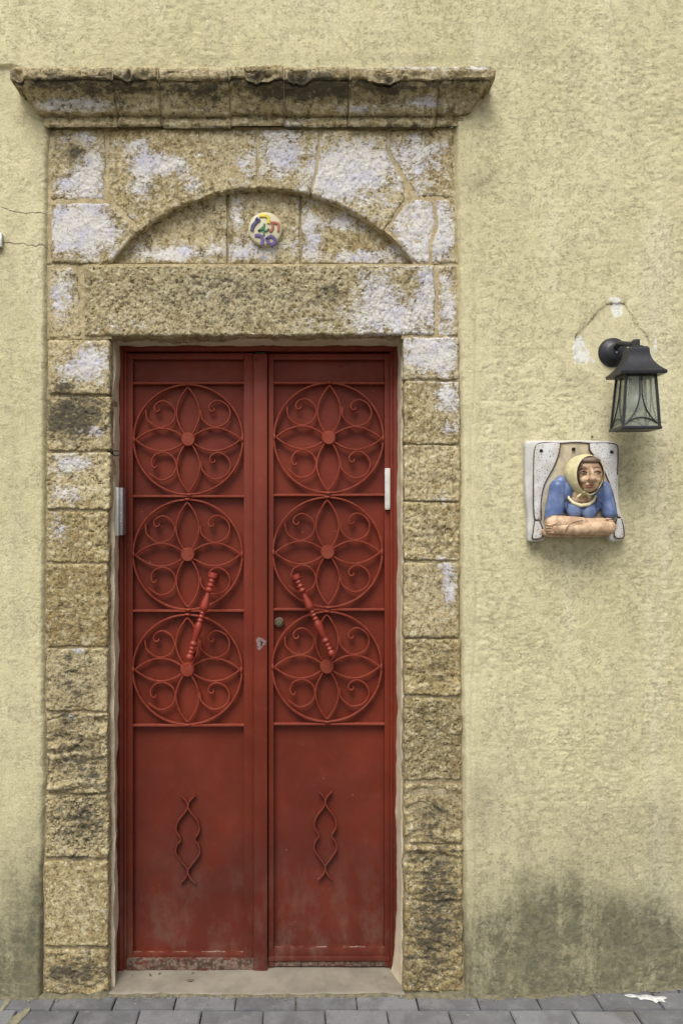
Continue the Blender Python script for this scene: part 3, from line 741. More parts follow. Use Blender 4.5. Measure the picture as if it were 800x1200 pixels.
def cornice_block(a, b_, s):
    """a / b_: world x of the joints, or None for a mitred outer end"""
    n_ = prof.copy()
    dy, dz = (s*37 % 5-2)*.0022, (s*53 % 5-2)*.0013
    nz_ = np.gradient(prof, axis=0); nor = np.stack([nz_[:, 1], -nz_[:, 0]], 1); nor /= np.linalg.norm(nor, axis=1)[:, None]+1e-9
    out = -prof[:, 0]
    xa = np.where(np.ones(ns, bool), a if a is not None else 0, 0)
    xa = (XL-out*1.0) if a is None else np.full(ns, a+.0014)
    xb = (XR+out*.98) if b_ is None else np.full(ns, b_-.0014)
    L = float(np.max(xb-xa)); nc = max(6, int(L/.0045))
    t = np.linspace(0, 1, nc)
    X = xa[:, None]+(xb-xa)[:, None]*t[None, :]
    Yb = np.tile(prof[:, 0:1]+dy, (1, nc)); Zb = np.tile(prof[:, 1:2]+dz, (1, nc))
    Yb = Yb*(1+0*t)+.0
    er = np.minimum(X-xa[:, None], xb[:, None]-X)
    disp = .0055*fbm(X*10, Yb*10, Zb*12, 2, s)+.0055*fbm(X*34, Yb*34, Zb*45, 4, s+3, .6)+.007*np.clip(fbm(X*60, Yb*60, Zb*80, 3, s+5)-.1, 0, 1)
    chip = .030*np.clip(fbm(X*14, 0, Zb*5, 4, s+31)-.08, 0, 1)*sstep(-.080, -.104, Yb)*2+.012*np.clip(fbm(X*9, 3, Zb*50, 4, s+37, .7)-.05, 0, 1)
    chip = chip*sstep(.0, .035, er); disp = disp+chip+.008*np.clip(1-er/.007, 0, 1)**2
    Yd = Yb+nor[:, 0][:, None]*-1*disp*0+np.abs(nor[:, 0])[:, None]*disp
    Zd = Zb+np.where(Zb > Zb.mean(), -1, 1)*np.abs(nor[:, 1])[:, None]*disp*.5
    Vv = np.stack([X.ravel(), Yd.ravel(), Zd.ravel()], 1)
    Ff = grid_faces(ns, nc, 0)
    # end caps back to the wall
    base = len(Vv)
    caps = []
    for col in (0, nc-1):
        ring = [i*nc+col for i in range(ns)]
        capV = Vv[ring].copy(); capV[:, 1] = .02
        caps.append(capV)
        o_ = base; base += ns
        for i in range(ns-1):
            q = (ring[i], ring[i+1], o_+i+1, o_+i); Ff.append(q if col else q[::-1])
    Vv = np.concatenate([Vv]+caps)
    f_ = (D-.06)/D
    pxa = Vv[:, 0]/S/((D+np.minimum(Vv[:, 1], 0))/D)+CX; pya = CY-(Vv[:, 2]-H)/S/((D+np.minimum(Vv[:, 1], 0))/D)
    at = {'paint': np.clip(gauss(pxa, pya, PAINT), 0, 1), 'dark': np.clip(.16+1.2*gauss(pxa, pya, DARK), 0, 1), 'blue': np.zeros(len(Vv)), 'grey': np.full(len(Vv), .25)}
    me = mesh_np('cornice_block', Vv, Ff, at, smooth=False)
    bm = bmesh.new(); bm.from_mesh(me); bmesh.ops.remove_doubles(bm, verts=bm.verts, dist=.00005); bmesh.ops.recalc_face_normals(bm, faces=bm.faces); bm.to_mesh(me); bm.free()
    me.polygons.foreach_set('use_smooth', [True]*len(me.polygons)); me.set_sharp_from_angle(angle=R(60))
    return link('cornice_block', me, stone_mat, door_st)
for i in range(7):
    a, b_ = cjo[i], cjo[i+1]
    fx = (D-.06)/D
    cornice_block(None if a is None else (a-CX)*S*fx, None if b_ is None else (b_-CX)*S*fx, 100+i)
# mortar lining of the cornice joints
bm = bmesh.new()
for a in cjo[1:-1]:
    x = (a-CX)*S*(D-.06)/D
    vs_ = [bm.verts.new((x, p[0]+.005, p[1]-(.004 if p[1] > prof[:, 1].mean() else -.003))) for p in prof[::3]]
    vs2 = [bm.verts.new((x+.004, p[0]+.005, p[1]-(.004 if p[1] > prof[:, 1].mean() else -.003))) for p in prof[::3]]
    for v in vs_: v.co.x -= .002
    for v in vs2: v.co.x -= .002
    for i in range(len(vs_)-1): bm.faces.new((vs_[i], vs2[i], vs2[i+1], vs_[i+1]))
    for vv in (vs_, vs2):
        bk = [bm.verts.new((v.co.x, .02, v.co.z)) for v in vv]
        for i in range(len(vv)-1): bm.faces.new((vv[i], vv[i+1], bk[i+1], bk[i]))
link('joint_mortar', bm_mesh('joint_mortar', bm), mortar_mat, door_st)

# plaster lining of the reveals, and the threshold
def lining(name, a, b_, steps, vert):
    """a, b_: functions t -> front edge point and back edge point"""
    V_, F_ = [], []; nc = 14
    for i in range(steps+1):
        t = i/steps; p, q = a(t), b_(t)
        for j in range(nc+1):
            u = j/nc; v = p.lerp(q, u)
            V_.append((v.x, v.y, v.z))
    V_ = np.array(V_)
    n1 = .0035*fbm(V_[:, 0]*16, V_[:, 1]*16, V_[:, 2]*16, 4, 60)
    if vert: V_[:, 0] += n1
    else: V_[:, 2] += n1
    F_ = grid_faces(steps+1, nc+1, 0)
    bm = bmesh.new(); bm.from_mesh(mesh_np(name, V_, F_, smooth=False))
    r_ = bmesh.ops.extrude_face_region(bm, geom=bm.faces[:])
    ext = [g for g in r_['geom'] if isinstance(g, bmesh.types.BMVert)]
    for v in ext:
        if vert: v.co.x += (-.03 if vert < 0 else .03)
        else: v.co.z += .03
        v.co.y += .006
    return link(name, bm_mesh(name, bm, 50), reveal_mat, door_st)
def jit(t, s, a): return a*float(fbm(np.array([t*26]), s, 0, 4, s)[0])
def flare(t): return max(0, (t-.90)/.10)
lining('plaster_lining', lambda t: P(126.4+jit(t, 3, 2.0), 393+775*t, 0).lerp(P(130.6+jit(t, 3, 2.0), 393+775*t, .0), 1)+Vector((0, .046+jit(t, 8, .012), 0)),
       lambda t: P(141.3+jit(t, 5, 2.0)-3.2*min(1, t*1.6)-2*flare(t), 400+752*t, .134), 150, -1)
lining('plaster_lining', lambda t: P(473.6+jit(t, 4, 1.0), 393+775*t, 0)+Vector((-.004, .05, 0)),
       lambda t: P(465.2+jit(t, 6, 1.6)-9*flare(t)**2-1.5*t, 400+752*t, .134), 150, 1)
lining('plaster_lining', lambda t: P(126+350*t, 392.4+jit(t, 7, .6), 0)+Vector((0, .05, .000)), lambda t: P(138+332*t, 405.6+jit(t, 9, 1.2), .134), 80, 0)

tx0, tx1 = float(P(126.5, 0)[0]), float(P(474, 0)[0])
xs = np.linspace(tx0, tx1, 150); ys = np.linspace(-.004, .26, 40)
X, Yg = np.meshgrid(xs, ys)
Zg = .004+.0035*fbm(X*9, Yg*9, 0, 4, 91)+.006*sstep(.0, .15, Yg)-.010*np.clip(1-(Yg+.004)/.010, 0, 1)**2
Vt = np.stack([X.ravel(), (Yg+.006*fbm(X*12, 0, 4, 3, 5)*(Yg < .03)).ravel(), Zg.ravel()], 1)
bm = bmesh.new(); bm.from_mesh(mesh_np('threshold', Vt, grid_faces(40, 150, 0), smooth=False))
r_ = bmesh.ops.extrude_face_region(bm, geom=bm.faces[:])
for g_ in r_['geom']:
    if isinstance(g_, bmesh.types.BMVert): g_.co.z -= .05
link('threshold', bm_mesh('threshold', bm, 50), concrete, door_st)
# masonry core behind the surround so that nothing is hollow
a_, b_ = P(60, 82, 0), P(533, 391, 0)
add_box('masonry_core', mortar_mat, door_st, a_.x, b_.x, .082, .20, b_.z+.004, a_.z, .002)

# ------------------------------------------------------------------ steel door frame
fr = root('door_frame', 'red painted steel door frame set back in the stone opening', 'door frame', (float(P(302, 0, .14)[0]), .14, 0))
FD = .130
zt_ = float(P(0, 405, FD)[2])+.02
x = lambda p_, d_=FD: float(P(p_, 0, d_)[0])
z = lambda p_, d_=FD: float(P(0, p_, d_)[2])
add_box('frame_post', red, fr, x(134), x(144.5), FD, .215, .003, zt_)
add_box('frame_post', red, fr, x(461), x(471), FD, .215, .003, zt_)
add_box('frame_head', red, fr, x(144.6), x(460.9), FD+.001, .215, z(411), zt_)
# stepped rebates of the frame
add_box('frame_stop', red, fr, x(144.6), x(148.2), FD+.007, .214, .004, z(411.2))
add_box('frame_stop', red, fr, x(457.2), x(460.9), FD+.007, .214, .004, z(411.2))
add_box('frame_backing', dark_hole, fr, x(143), x(462), .213, .218, .012, z(408))
# rounded welded lip along the left post
link('frame_lip', tube_mesh('frame_lip', [(x(141.2), FD+.001, .01), (x(141.2), FD+.001, zt_-.03)], .003, 8), red_iron, fr)

# ------------------------------------------------------------------ door leaves
LF = .143        # face of stiles and rails
PN = .170        # sheet panel
f0 = (D+LF)/D*S  # metres per photo pixel on the grille plane
def loc(px_, py_): return (px_*f0, -py_*f0)
ringM = strip_mesh('ring', [[(64*f0*math.cos(a), 64.4*f0*math.sin(a)) for a in np.linspace(0, 2*math.pi, 97)[:-1]]], .0066, -.001, .013, .0014, True)
def petal_path():
    up = [(1+60.4*t, 13.4*math.sin(math.pi*t)**.86) for t in np.linspace(0, 1, 25)]
    return [[loc(a, -b_) for a, b_ in up], [loc(a, b_) for a, b_ in up]]
petalM = strip_mesh('petal', petal_path(), .0052, 0, .012, .001)
scA = [(-82, -25), (-72, 30), (-10, 73), (55, 52), (80, 0), (62, -48), (15, -74), (-22, -60), (-36, -36), (-25, -17), (-8, -22), (-8, -34)]
scB = [(-72, 36), (-10, 76), (55, 52), (78, 0), (62, -48), (12, -77), (-38, -62), (-57, -28), (-50, 2), (-36, 6), (-30, -8)]
def scroll_mesh(pts):
    p_ = catmull([(a/4.706, b_/4.706) for a, b_ in pts], 8)
    return strip_mesh('scroll', [[loc(a, b_) for a, b_ in p_]], .0052, .0002, .011, .001)
scrollA, scrollB = scroll_mesh(scA), scroll_mesh(scB)
hubM = lathe_mesh('hub', [(0, .0), (0, .022), (.25, .0255), (1, .0255)], (0, -.005, 0), (0, .012, 0), 28)
def weld_mesh():
    bm = bmesh.new(); bmesh.ops.create_icosphere(bm, subdivisions=2, radius=1)
    for v in bm.verts:
        n_ = 1+.12*random.uniform(-1, 1); v.co = Vector((v.co.x*.013*n_, v.co.y*.007, v.co.z*.0055*n_))
    return bm_mesh('weld', bm, 60)
weldM = weld_mesh()
for me_ in (ringM, petalM, scrollA, scrollB, hubM, weldM): me_.materials.append(red_iron)
def sub(name, me, parent, loc_=(0, 0, 0), ry=0.0):
    o = bpy.data.objects.new(name, me); scene.collection.objects.link(o); o.parent = parent; o.location = loc_; o.rotation_euler = (0, ry, 0); return o
def rosette(leaf, cx_, cy_):
    c_ = P(cx_, cy_, LF+.002)
    o = sub('rosette', ringM, leaf, c_-leaf.location, random.uniform(-.02, .02))
    for k in range(4): sub('petal', petalM, o, (0, 0, 0), k*math.pi/2)
    for (dx, dy, me_) in ((-31.9, -29.8, scrollA), (32.5, -29.8, scrollA), (-30.8, 31, scrollB), (32.2, 31, scrollA)):
        a, b_ = loc(dx, dy); sub('scroll', me_, o, (a, 0, b_), random.uniform(-.06, .06))
    sub('hub', hubM, o)
    for dx, dy, ry in ((0, -64.8, 0), (0, 64.8, 0), (-63.5, 0, math.pi/2), (63.5, 0, math.pi/2)):
        a, b_ = loc(dx, dy); sub('weld', weldM, o, (a, .001, b_), ry)
    return o
def ornament(leaf, cx_, top):
    pts = [(-72, 0), (-17, 55), (-3, 100), (-17, 150), (-92, 245), (-117, 315), (-112, 365), (-72, 440), (-107, 495), (-122, 545), (-107, 605), (-7, 735), (-3, 775), (-22, 825), (-77, 880)]
    if cx_ > 300: pts = [(a*.93, b_*1.005) for a, b_ in pts]
    path = catmull([(a/8.57, b_/8.57) for a, b_ in pts], 6)
    A = [W2(cx_+a, top+b_, LF+.004) for a, b_ in path]; B = [W2(cx_-a*.98, top+b_*1.003-.2, LF+.004) for a, b_ in path]
    o = link('panel_ornament', strip_mesh('panel_ornament', [A], .0048, PN-.018, PN-.003, .001), red_iron, leaf)
    link('ornament_bar', strip_mesh('ornament_bar', [B], .0048, PN-.0185, PN-.003, .001), red_iron, o)

HSC = 1.13
HP = [(0, .0125), (.035, .0135), (.05, .0135), (.058, .0085), (.075, .0085), (.09, .0115), (.105, .0085), (.125, .0085), (.14, .0125), (.158, .0085), (.175, .009), (.19, .0135), (.205, .013), (.225, .0065),
      (.28, .0082), (.34, .0118), (.39, .0140), (.42, .0125), (.435, .0075), (.45, .0072), (.46, .0098), (.473, .0072), (.485, .0072), (.50, .0105), (.515, .0072), (.53, .0072), (.545, .0105), (.56, .0078), (.575, .009),
      (.60, .0125), (.63, .0130), (.70, .0112), (.775, .0085), (.785, .0078), (.80, .0115), (.82, .0125), (.838, .008), (.85, .0075), (.868, .0105), (.885, .0075), (.895, .0075), (.915, .0110), (.935, .0085), (.945, .010), (.96, .0125), (.985, .0128), (1.0, .010)]
def handle(leaf, top, bot):
    d_ = .088
    a, b_ = P(*top, d_), P(*bot, d_)
    o = link('door_handle', lathe_mesh('door_handle', [(t, q*HSC) for t, q in HP], a, b_, 22), red_handle_lit, leaf)
    for t in (.045, .955):
        p_ = a.lerp(b_, t)
        link('handle_post', lathe_mesh('handle_post', [(0, .006), (.8, .006), (.86, .011), (1, .012)], p_+Vector((0, .006, 0)), Vector((p_.x, PN-.001, p_.z)), 12), red, o)

def leaf(label, xo0, xo1, xi0, xi1, rails, topy, boty, cys, cxs, toprail, bottoms, off):
    """xo: outer faces of the leaf; xi: panel opening"""
    base = P((xo0+xo1)/2, boty, LF+off); g_ = root('door_leaf', label, 'door', base, 'leaves of the red double door')
    dd = LF+off
    pbox('stile', red, g_, xo0, topy, xi0, boty, dd, dd+.04)
    pbox('stile', red, g_, xi1, topy, xo1, boty, dd, dd+.04)
    pbox('top_rail', red, g_, xi0+.1, topy, xi1-.1, toprail, dd+.0015, dd+.04)
    a, b_ = P(xi0, toprail, dd), P(xi1, boty, dd)
    # sheet panel: slightly uneven
    xs_ = np.linspace(a.x-.012, b_.x+.012, 60); zs_ = np.linspace(b_.z+.005, a.z+.012, 220)
    X_, Z_ = np.meshgrid(xs_, zs_); Y_ = PN+off+.0022*fbm(X_*6, off, Z_*4, 3, 41)
    link('sheet_panel', mesh_np('sheet_panel', np.stack([X_.ravel(), Y_.ravel(), Z_.ravel()], 1), grid_faces(220, 60, 0, True)), red, g_)
    for i, r_y in enumerate(rails):
        sag = random.uniform(-.3, .3)
        p0, p1 = W2(xi0+.1, r_y+sag, dd), W2(xi1-.1, r_y-sag, dd)
        bar = link('rail', strip_mesh('rail', [[p0, p1]], .0088, dd+.002, PN+off-.004, .0018), red_iron, g_)
    for cx_, cy_ in zip(cxs, cys): rosette(g_, cx_, cy_)
    return g_

LL = leaf('left red steel door leaf with three rosettes, worn kick plate and wide closing strip', 149.2, 297, 155.8, 285.8, (448.5, 581.5, 716, 850.5), 414, 1138, (515, 650, 785), (220.6, 220, 219.6), 421, None, 0)
RL = leaf('right red steel door leaf with three rosettes, round lock cylinder and white strip', 314.5, 456.6, 320.6, 450.4, (448.5, 580, 714.5, 849), 414.5, 1133, (513, 647.3, 781.5), (385, 383.8, 383), 421.5, None, .002)
ornament(LL, 220, 933.5); ornament(RL, 381.3, 928.8)
handle(LL, (251, 671.5), (221.5, 773)); handle(RL, (345.5, 673.5), (389.5, 768))
# closing strip on the left leaf
pbox('closing_strip', red, LL, 297.1, 414.5, 313.2, 1139, .130, .158, .002)
st_edge = link('strip_seam', strip_mesh('strip_seam', [[W2(297.6, 430, .13), W2(297.6, 1120, .13)]], .0016, .1288, .135, .0004), red_iron, LL)
pbox('bolt_slot', dark_hole, LL, 298.5, 412.5, 311, 415.0, .1295, .14, .0005)
link('screw_hole', lathe_mesh('screw_hole', [(0, .0), (0, .0035), (1, .0035)], P(300.2, 421.5, .1293), P(300.2, 421.5, .1293)+Vector((0, .006, 0)), 12), dark_hole, LL)
# worn escutcheon with keyhole
kp = P(305.2, 754, .1294)
def keyhole(parent):
    bm = bmesh.new(); n_ = 26; ring = []
    for i in range(n_):
        a = 2*math.pi*i/n_; r_ = .020*(1+.22*math.sin(3*a+1)+.12*random.uniform(-1, 1))
        ring.append(bm.verts.new((kp.x+min(r_*.82*math.cos(a), .0205), kp.y, kp.z+r_*1.05*math.sin(a)+.002)))
    bm.faces.new(ring[::-1]); ex = bmesh.ops.extrude_face_region(bm, geom=bm.faces[:])
    for g_ in ex['geom']:
        if isinstance(g_, bmesh.types.BMVert): g_.co.y += .0025
    o = link('escutcheon', bm_mesh('escutcheon', bm), bare_steel, parent)
    o['label'] = 'bare scratched metal patch around the keyhole'
    bm = bmesh.new()
    pr = [(.0042*math.cos(a), .0042*math.sin(a)+.004) for a in np.linspace(-.9, math.pi+.9, 14)]+[(-.0022, -.010), (.0022, -.010)]
    vs_ = [bm.verts.new((kp.x+.004+a, kp.y-.0006, kp.z+b_)) for a, b_ in pr]; bm.faces.new(vs_)
    ex = bmesh.ops.extrude_face_region(bm, geom=bm.faces[:])
    for g_ in ex['geom']:
        if isinstance(g_, bmesh.types.BMVert): g_.co.y += .002
    link('keyhole', bm_mesh('keyhole', bm), dark_hole, o)
keyhole(LL)
# bottom rails, kick plates
pbox('bottom_rail', red_lip, LL, 155.9, 1117, 285.7, 1124, LF+.003, LF+.035, .002)
kk = pbox('kick_plate', red_worn, LL, 148.6, 1124, 297.0, 1138.6, .1335, .160, .002); kk['label'] = 'rusty kick plate with most of its paint worn away'
pbox('bottom_rail', red_lip, RL, 320.7, 1111.5, 450.3, 1121, LF+.004, LF+.04, .002)
pbox('kick_plate', red_lip, RL, 314.6, 1121.2, 456.5, 1126.5, LF-.002, LF+.03, .002)
pbox('drip_bar', red_worn, RL, 314.6, 1126.7, 456.5, 1132.5, LF+.004, LF+.03, .002)
m = M('door_dust', .95); dustm = m.fin(m.mix(m.ramp(m.noise(60, 4), .4, .6), (.13, .06, .04), (.24, .165, .125)), m.bump(m.noise(160, 3), .6, .002))
def dustline(leafo, x0, x1, y, off=0):
    pts = []
    for i in range(41):
        t = i/40; pts.append(P(x0+(x1-x0)*t, y+.9*float(vnoise(np.array([t*9.]), 0, off+1., 3)[0]), PN-.014+off))
    rr_ = [.0010+.0030*abs(float(vnoise(np.array([i*.6]), 2., off+3., 8)[0])) for i in range(41)]
    o = link('dust_line', tube_mesh('dust_line', pts, rr_, 6), dustm, leafo)
    return o
dustline(LL, 156.5, 285, 1115.9); dustline(RL, 321.5, 450, 1110.4, .002)
# lock cylinder on the right leaf
c_ = P(327, 729, PN-.004)
o = link('lock_cylinder', lathe_mesh('lock_cylinder', [(0, .0135), (.15, .0165), (.3, .0175), (1, .018)], c_+Vector((0, -.012, 0)), c_+Vector((0, .006, 0)), 24), red_worn, RL)
link('lock_core', lathe_mesh('lock_core', [(0, .0), (0, .0085), (.2, .0100), (1, .0100)], c_+Vector((0, -.0165, 0)), c_+Vector((0, -.004, 0)), 20), brass, o)
bm = bmesh.new(); box_bm(bm, c_.x-.0012, c_.x+.0012, c_.y-.0175, c_.y-.012, c_.z-.0055, c_.z+.003); link('key_slot', bm_mesh('key_slot', bm), dark_hole, o)
# white strip on the right leaf
ws = root('door_sensor', 'slim white plastic strip fixed to the right door leaf near its hinge side', 'door sensor', P(454, 596, .138))
pbox('sensor_body', white_plastic, ws, 450.8, 548.5, 457.0, 596, .128, .1418, .003)
pbox('sensor_end_cap', white_plastic, ws, 451.2, 596.1, 456.6, 597.0, .1285, .1415, .0005)
# silver case on the left reveal
mz = root('metal_case', 'slim silver metal case fixed upright on the left door reveal', 'metal case', P(136, 628, .08))
pbox('case_back', alu, mz, 126.8, 573, 130.5, 624, .052, .10, .001)
pbox('case_body', alu, mz, 129.6, 571, 139.3, 628, .055, .12, .0025)
mside = simple('dull_aluminium_side', (.30, .28, .30), .4, .6)
pbox('case_side', mside, mz, 139.4, 571.5, 144.0, 627, .066, .12, .001)
for yy in (601, 611):
    link('case_screw', lathe_mesh('case_screw', [(0, .0), (0, .0028), (1, .0034)], P(141.7, yy, .0645), P(141.7, yy, .0645)+Vector((0, .004, 0)), 10), alu, mz)
pbox('case_ridge', alu, mz, 136.2, 572.5, 137.0, 627, .0542, .06, .0003)
# hook
hk = root('eye_hook', 'small dark metal eye hook screwed into the left reveal near the upper rosette', 'hook', P(128, 531, .02))
link('hook_shank', tube_mesh('hook_shank', [P(124.5, 531, .045), P(128, 531, .036), P(130.5, 531.5, .028), P(132.5, 531, .026)], .0030, 8), zinc, hk)
c_ = P(136.2, 531, .026)
link('hook_eye', tube_mesh('hook_eye', [c_+Vector((.0125*math.cos(a), .003*math.sin(a*2), .0085*math.sin(a))) for a in np.linspace(math.pi, 3*math.pi-.35, 24)], .0026, 8), zinc, hk)
# dry leaves on the threshold
for (x_, y_, s_, an) in ((223, 1150, .012, .2), (187, 1142, .007, 1.1), (176, 1143.5, .009, 2.0), (226, 1141, .006, .4), (155, 1144, .004, .9), (451, 1146, .004, .3)):
    gx_, gy_ = G(x_, y_, .01); t_ = root('dry_leaf', {223: 'curled dry leaf lying alone on the middle of the threshold', 187: 'dry leaf fragment at the foot of the rusty kick plate, right one of a pair', 176: 'dry leaf fragment at the foot of the rusty kick plate, left one of a pair', 226: 'tiny dry leaf fragment under the kick plate, behind the curled leaf', 155: 'tiny dark crumb of leaf at the left end of the threshold', 451: 'tiny dark crumb of leaf at the right end of the threshold'}[x_], 'leaf', (gx_, gy_, .0115), 'dry leaves on the threshold')
    bm = bmesh.new(); rows_ = []
    for i in range(7):
        u = i/6; wd = math.sin(math.pi*min(max(u, .04), .96))*s_*.34
        rows_.append([bm.verts.new(((u-.5)*2*s_, k*wd, .0015+.35*s_*abs(k)*.6+.15*s_*(u-.5)**2)) for k in (-1, 0, 1)])
    for i in range(6):
        for k in range(2): bm.faces.new((rows_[i][k], rows_[i+1][k], rows_[i+1][k+1], rows_[i][k+1]))
    o = link('leaf_blade', bm_mesh('leaf_blade', bm, 60), leaf_mat, t_, False); o.location = (0, 0, 0); o.rotation_euler = (0, 0, an)
    st_ = link('leaf_stalk', tube_mesh('leaf_stalk', [(s_, 0, .002), (s_*1.4, .001, .003)], .0005, 5), leaf_mat, t_, False); st_.location = (0, 0, 0); st_.rotation_euler = (0, 0, an)

# ------------------------------------------------------------------ round name plaque on the tympanum
cp = P(311, 270, T)
npq = root('name_plaque', 'round cream ceramic plaque with raised coloured Hebrew letters under the blind arch', 'plaque', cp)
f1 = S*(D+.02)/D
link('plaque_disc', lathe_mesh('plaque_disc', [(0, 0), (0, .050), (.12, .0555), (.4, .0575), (1, .0575)], (cp.x, .019, cp.z), (cp.x, .036, cp.z), 48), cream_disc, npq)
def glyph(name, strokes, th, mat):
    paths = [[W2(280+a/12.3, 240+b_/12.3, .019) for a, b_ in (catmull(s_, 5) if len(s_) > 2 else s_)] for s_ in strokes]
    link(name, strip_mesh(name, paths, th, .0145, .0200, .0012), mat, npq)
glyph('letter_resh', [[(292, 160), (340, 158), (385, 162), (418, 182), (428, 220), (425, 272)]], .0105, enam['yellow'])
glyph('letter_zayin', [[(246, 198), (298, 240)], [(268, 222), (235, 268), (200, 310), (188, 380)]], .0120, enam['navy'])
glyph('letter_tav', [[(458, 262), (510, 262), (560, 272), (574, 305), (566, 388)], [(478, 268), (486, 310), (484, 345), (448, 392)]], .0085, enam['red'])
glyph('letter_resh', [[(228, 448), (280, 446), (325, 462), (340, 505), (332, 586)]], .0110, enam['purple'])
glyph('letter_mem', [[(392, 478), (415, 520), (430, 572)], [(402, 500), (455, 458), (512, 490), (520, 540), (492, 572), (452, 574)]], .0105, enam['purple'])
glyph('flower_mark', [[(368, 275), (356, 350), (360, 440)], [(352, 318), (318, 352), (278, 382)], [(278, 380), (330, 362), (360, 368)], [(360, 372), (395, 378), (432, 345)]], .0062, enam['green'])

# ------------------------------------------------------------------ wall lantern
lx, ly = 1.063, -.155
LZB = 1.871
ln = root('wall_lantern', 'black metal wall lantern with flared roof and arched glazing bars, above the ceramic relief', 'lantern', (lx, ly, LZB))
wy = PB+.004
bp = P(716.5, 414, 0)
pl = lathe_mesh('back_plate', [(0, 0), (0, .022), (.18, .034), (.45, .040), (.55, .046), (.8, .049), (1, .050)], (bp.x, wy-.026, bp.z), (bp.x, wy+.003, bp.z), 36)
bpo = link('back_plate', pl, black_metal, ln)
link('plate_screw', lathe_mesh('plate_screw', [(0, 0), (0, .003), (1, .004)], (bp.x+.002, wy-.027, bp.z-.004), (bp.x+.002, wy-.020, bp.z-.004), 12), alu, bpo)
ztop = 2.131
arm = catmull([(bp.x, wy-.015, bp.z+.008), (bp.x+.002, wy-.050, bp.z+.018), (lx-.004, ly+.045, ztop+.022), (lx, ly+.012, ztop+.016), (lx, ly, ztop-.002)], 6)
link('arm', tube_mesh('arm', arm.tolist(), .0085, 12), black_metal, ln)
bm = bmesh.new(); box_bm(bm, lx-.009, lx+.009, ly-.009, ly+.009, ztop, ztop+.026, .0015); link('finial', bm_mesh('finial', bm, 35), black_metal, ln)
rotL = Matrix.Translation((lx, ly, 2.131)) @ Matrix.Rotation(R(2.2), 4, 'X') @ Matrix.Translation((-lx, -ly, -2.131)) @ Matrix.Translation((lx, ly, 0)) @ Matrix.Rotation(R(-2.7), 4, 'Z') @ Matrix.Translation((-lx, -ly, 0))
def lit(name, me, mat, parent=ln):
    me.transform(rotL); return link(name, me, mat, parent)
def sq_loft(name, lv):
    V_, F_ = [], []
    for (z_, h_) in lv:
        for sx, sy in ((-1, -1), (1, -1), (1, 1), (-1, 1)): V_.append((lx+sx*h_, ly+sy*h_, z_))
    for i in range(len(lv)-1):
        for k in range(4): F_.append((i*4+k, i*4+(k+1) % 4, (i+1)*4+(k+1) % 4, (i+1)*4+k))
    F_.append((3, 2, 1, 0)); F_.append(tuple((len(lv)-1)*4+k for k in range(4)))
    bm = bmesh.new(); bm.from_mesh(mesh_np(name, V_, F_, smooth=False))
    return bm_mesh(name, bm, 25)
EZ = 2.045
lit('roof', sq_loft('roof', [(EZ-.004, .060), (EZ-.004, .0690), (EZ, .0705), (EZ+.006, .0705), (EZ+.009, .066)]+[(EZ+.009+.068*t, .066-.0350*(1-(1-t)**2.2)) for t in np.linspace(.08, 1, 9)]+[(EZ+.080, .0305), (EZ+.083, .029)]), black_metal)
lit('roof_cap', sq_loft('roof_cap', [(EZ+.083, .0265), (EZ+.086, .0265), (EZ+.088, .018), (EZ+.092, .014)]), black_metal)
TB, TT, hb, ht = LZB, EZ-.004, .0600, .0485
def hz(z_): return hb+(ht-hb)*(z_-TB)/(TT-TB)
lit('base_tray', sq_loft('base_tray', [(TB, .050), (TB, .0600), (TB+.002, .0615), (TB+.007, .0615), (TB+.010, .0590)]), black_metal)
for sx in (-1, 1):
    for sy in (-1, 1):
        bm = bmesh.new(); vs_ = []
        for z_, h_ in ((TB+.008, hz(TB+.008)), (TT, ht)):
            for a, b_ in ((0, 0), (1, 0), (1, 1), (0, 1)):
                vs_.append(bm.verts.new((lx+sx*(h_-a*.0075), ly+sy*(h_-b_*.0075), z_)))
        for k in range(4): bm.faces.new((vs_[k], vs_[(k+1) % 4], vs_[4+(k+1) % 4], vs_[4+k]))
        bm.faces.new(vs_[:4]); bm.faces.new(vs_[4:])
        bmesh.ops.bevel(bm, geom=bm.edges[:], offset=.0008, segments=1, affect='EDGES')
        lit('corner_post', bm_mesh('corner_post', bm), black_metal)
for side in range(4):
    rm = Matrix.Translation((lx, ly, 0)) @ Matrix.Rotation(side*math.pi/2, 4, 'Z') @ Matrix.Translation((-lx, -ly, 0))
    def face(u, t):                          # u -1..1 across, t 0..1 up, on the front face
        z_ = TB+.009+(TT-TB-.009)*t; h_ = hz(z_)-.0035
        return (lx+u*(h_-.004), ly-h_, z_)
    bm = bmesh.new(); q = [bm.verts.new(Vector(face(*p_))+Vector((0, .0015, 0))) for p_ in ((-1, 0), (1, 0), (1, 1), (-1, 1))]; bm.faces.new(q)
    ex = bmesh.ops.extrude_face_region(bm, geom=bm.faces[:])
    for g_ in ex['geom']:
        if isinstance(g_, bmesh.types.BMVert): g_.co.y += .002
    me = bm_mesh('glass_pane', bm); me.transform(rm); gp = lit('glass_pane', me, glass_mat)
    for sgn in (-1, 1):
        pts = catmull([face(sgn*.06, 1), face(sgn*.07, .75), face(sgn*.10, .56), face(sgn*.28, .36), face(sgn*.58, .19), face(sgn*.93, .06)], 6)
        me = tube_mesh('glazing_bar', pts.tolist(), .0021, 8); me.transform(rm); lit('glazing_bar', me, black_metal, ln)
    pts = catmull([face(-.95, .05), face(-.5, .14), face(0, .17), face(.5, .14), face(.95, .05)], 5)
    me = tube_mesh('glazing_arc', pts.tolist(), .0022, 8); me.transform(rm); lit('glazing_arc', me, black_metal)
    me = tube_mesh('top_bar', [face(-1, .985), face(1, .985)], .003, 6); me.transform(rm); lit('top_bar', me, black_metal)
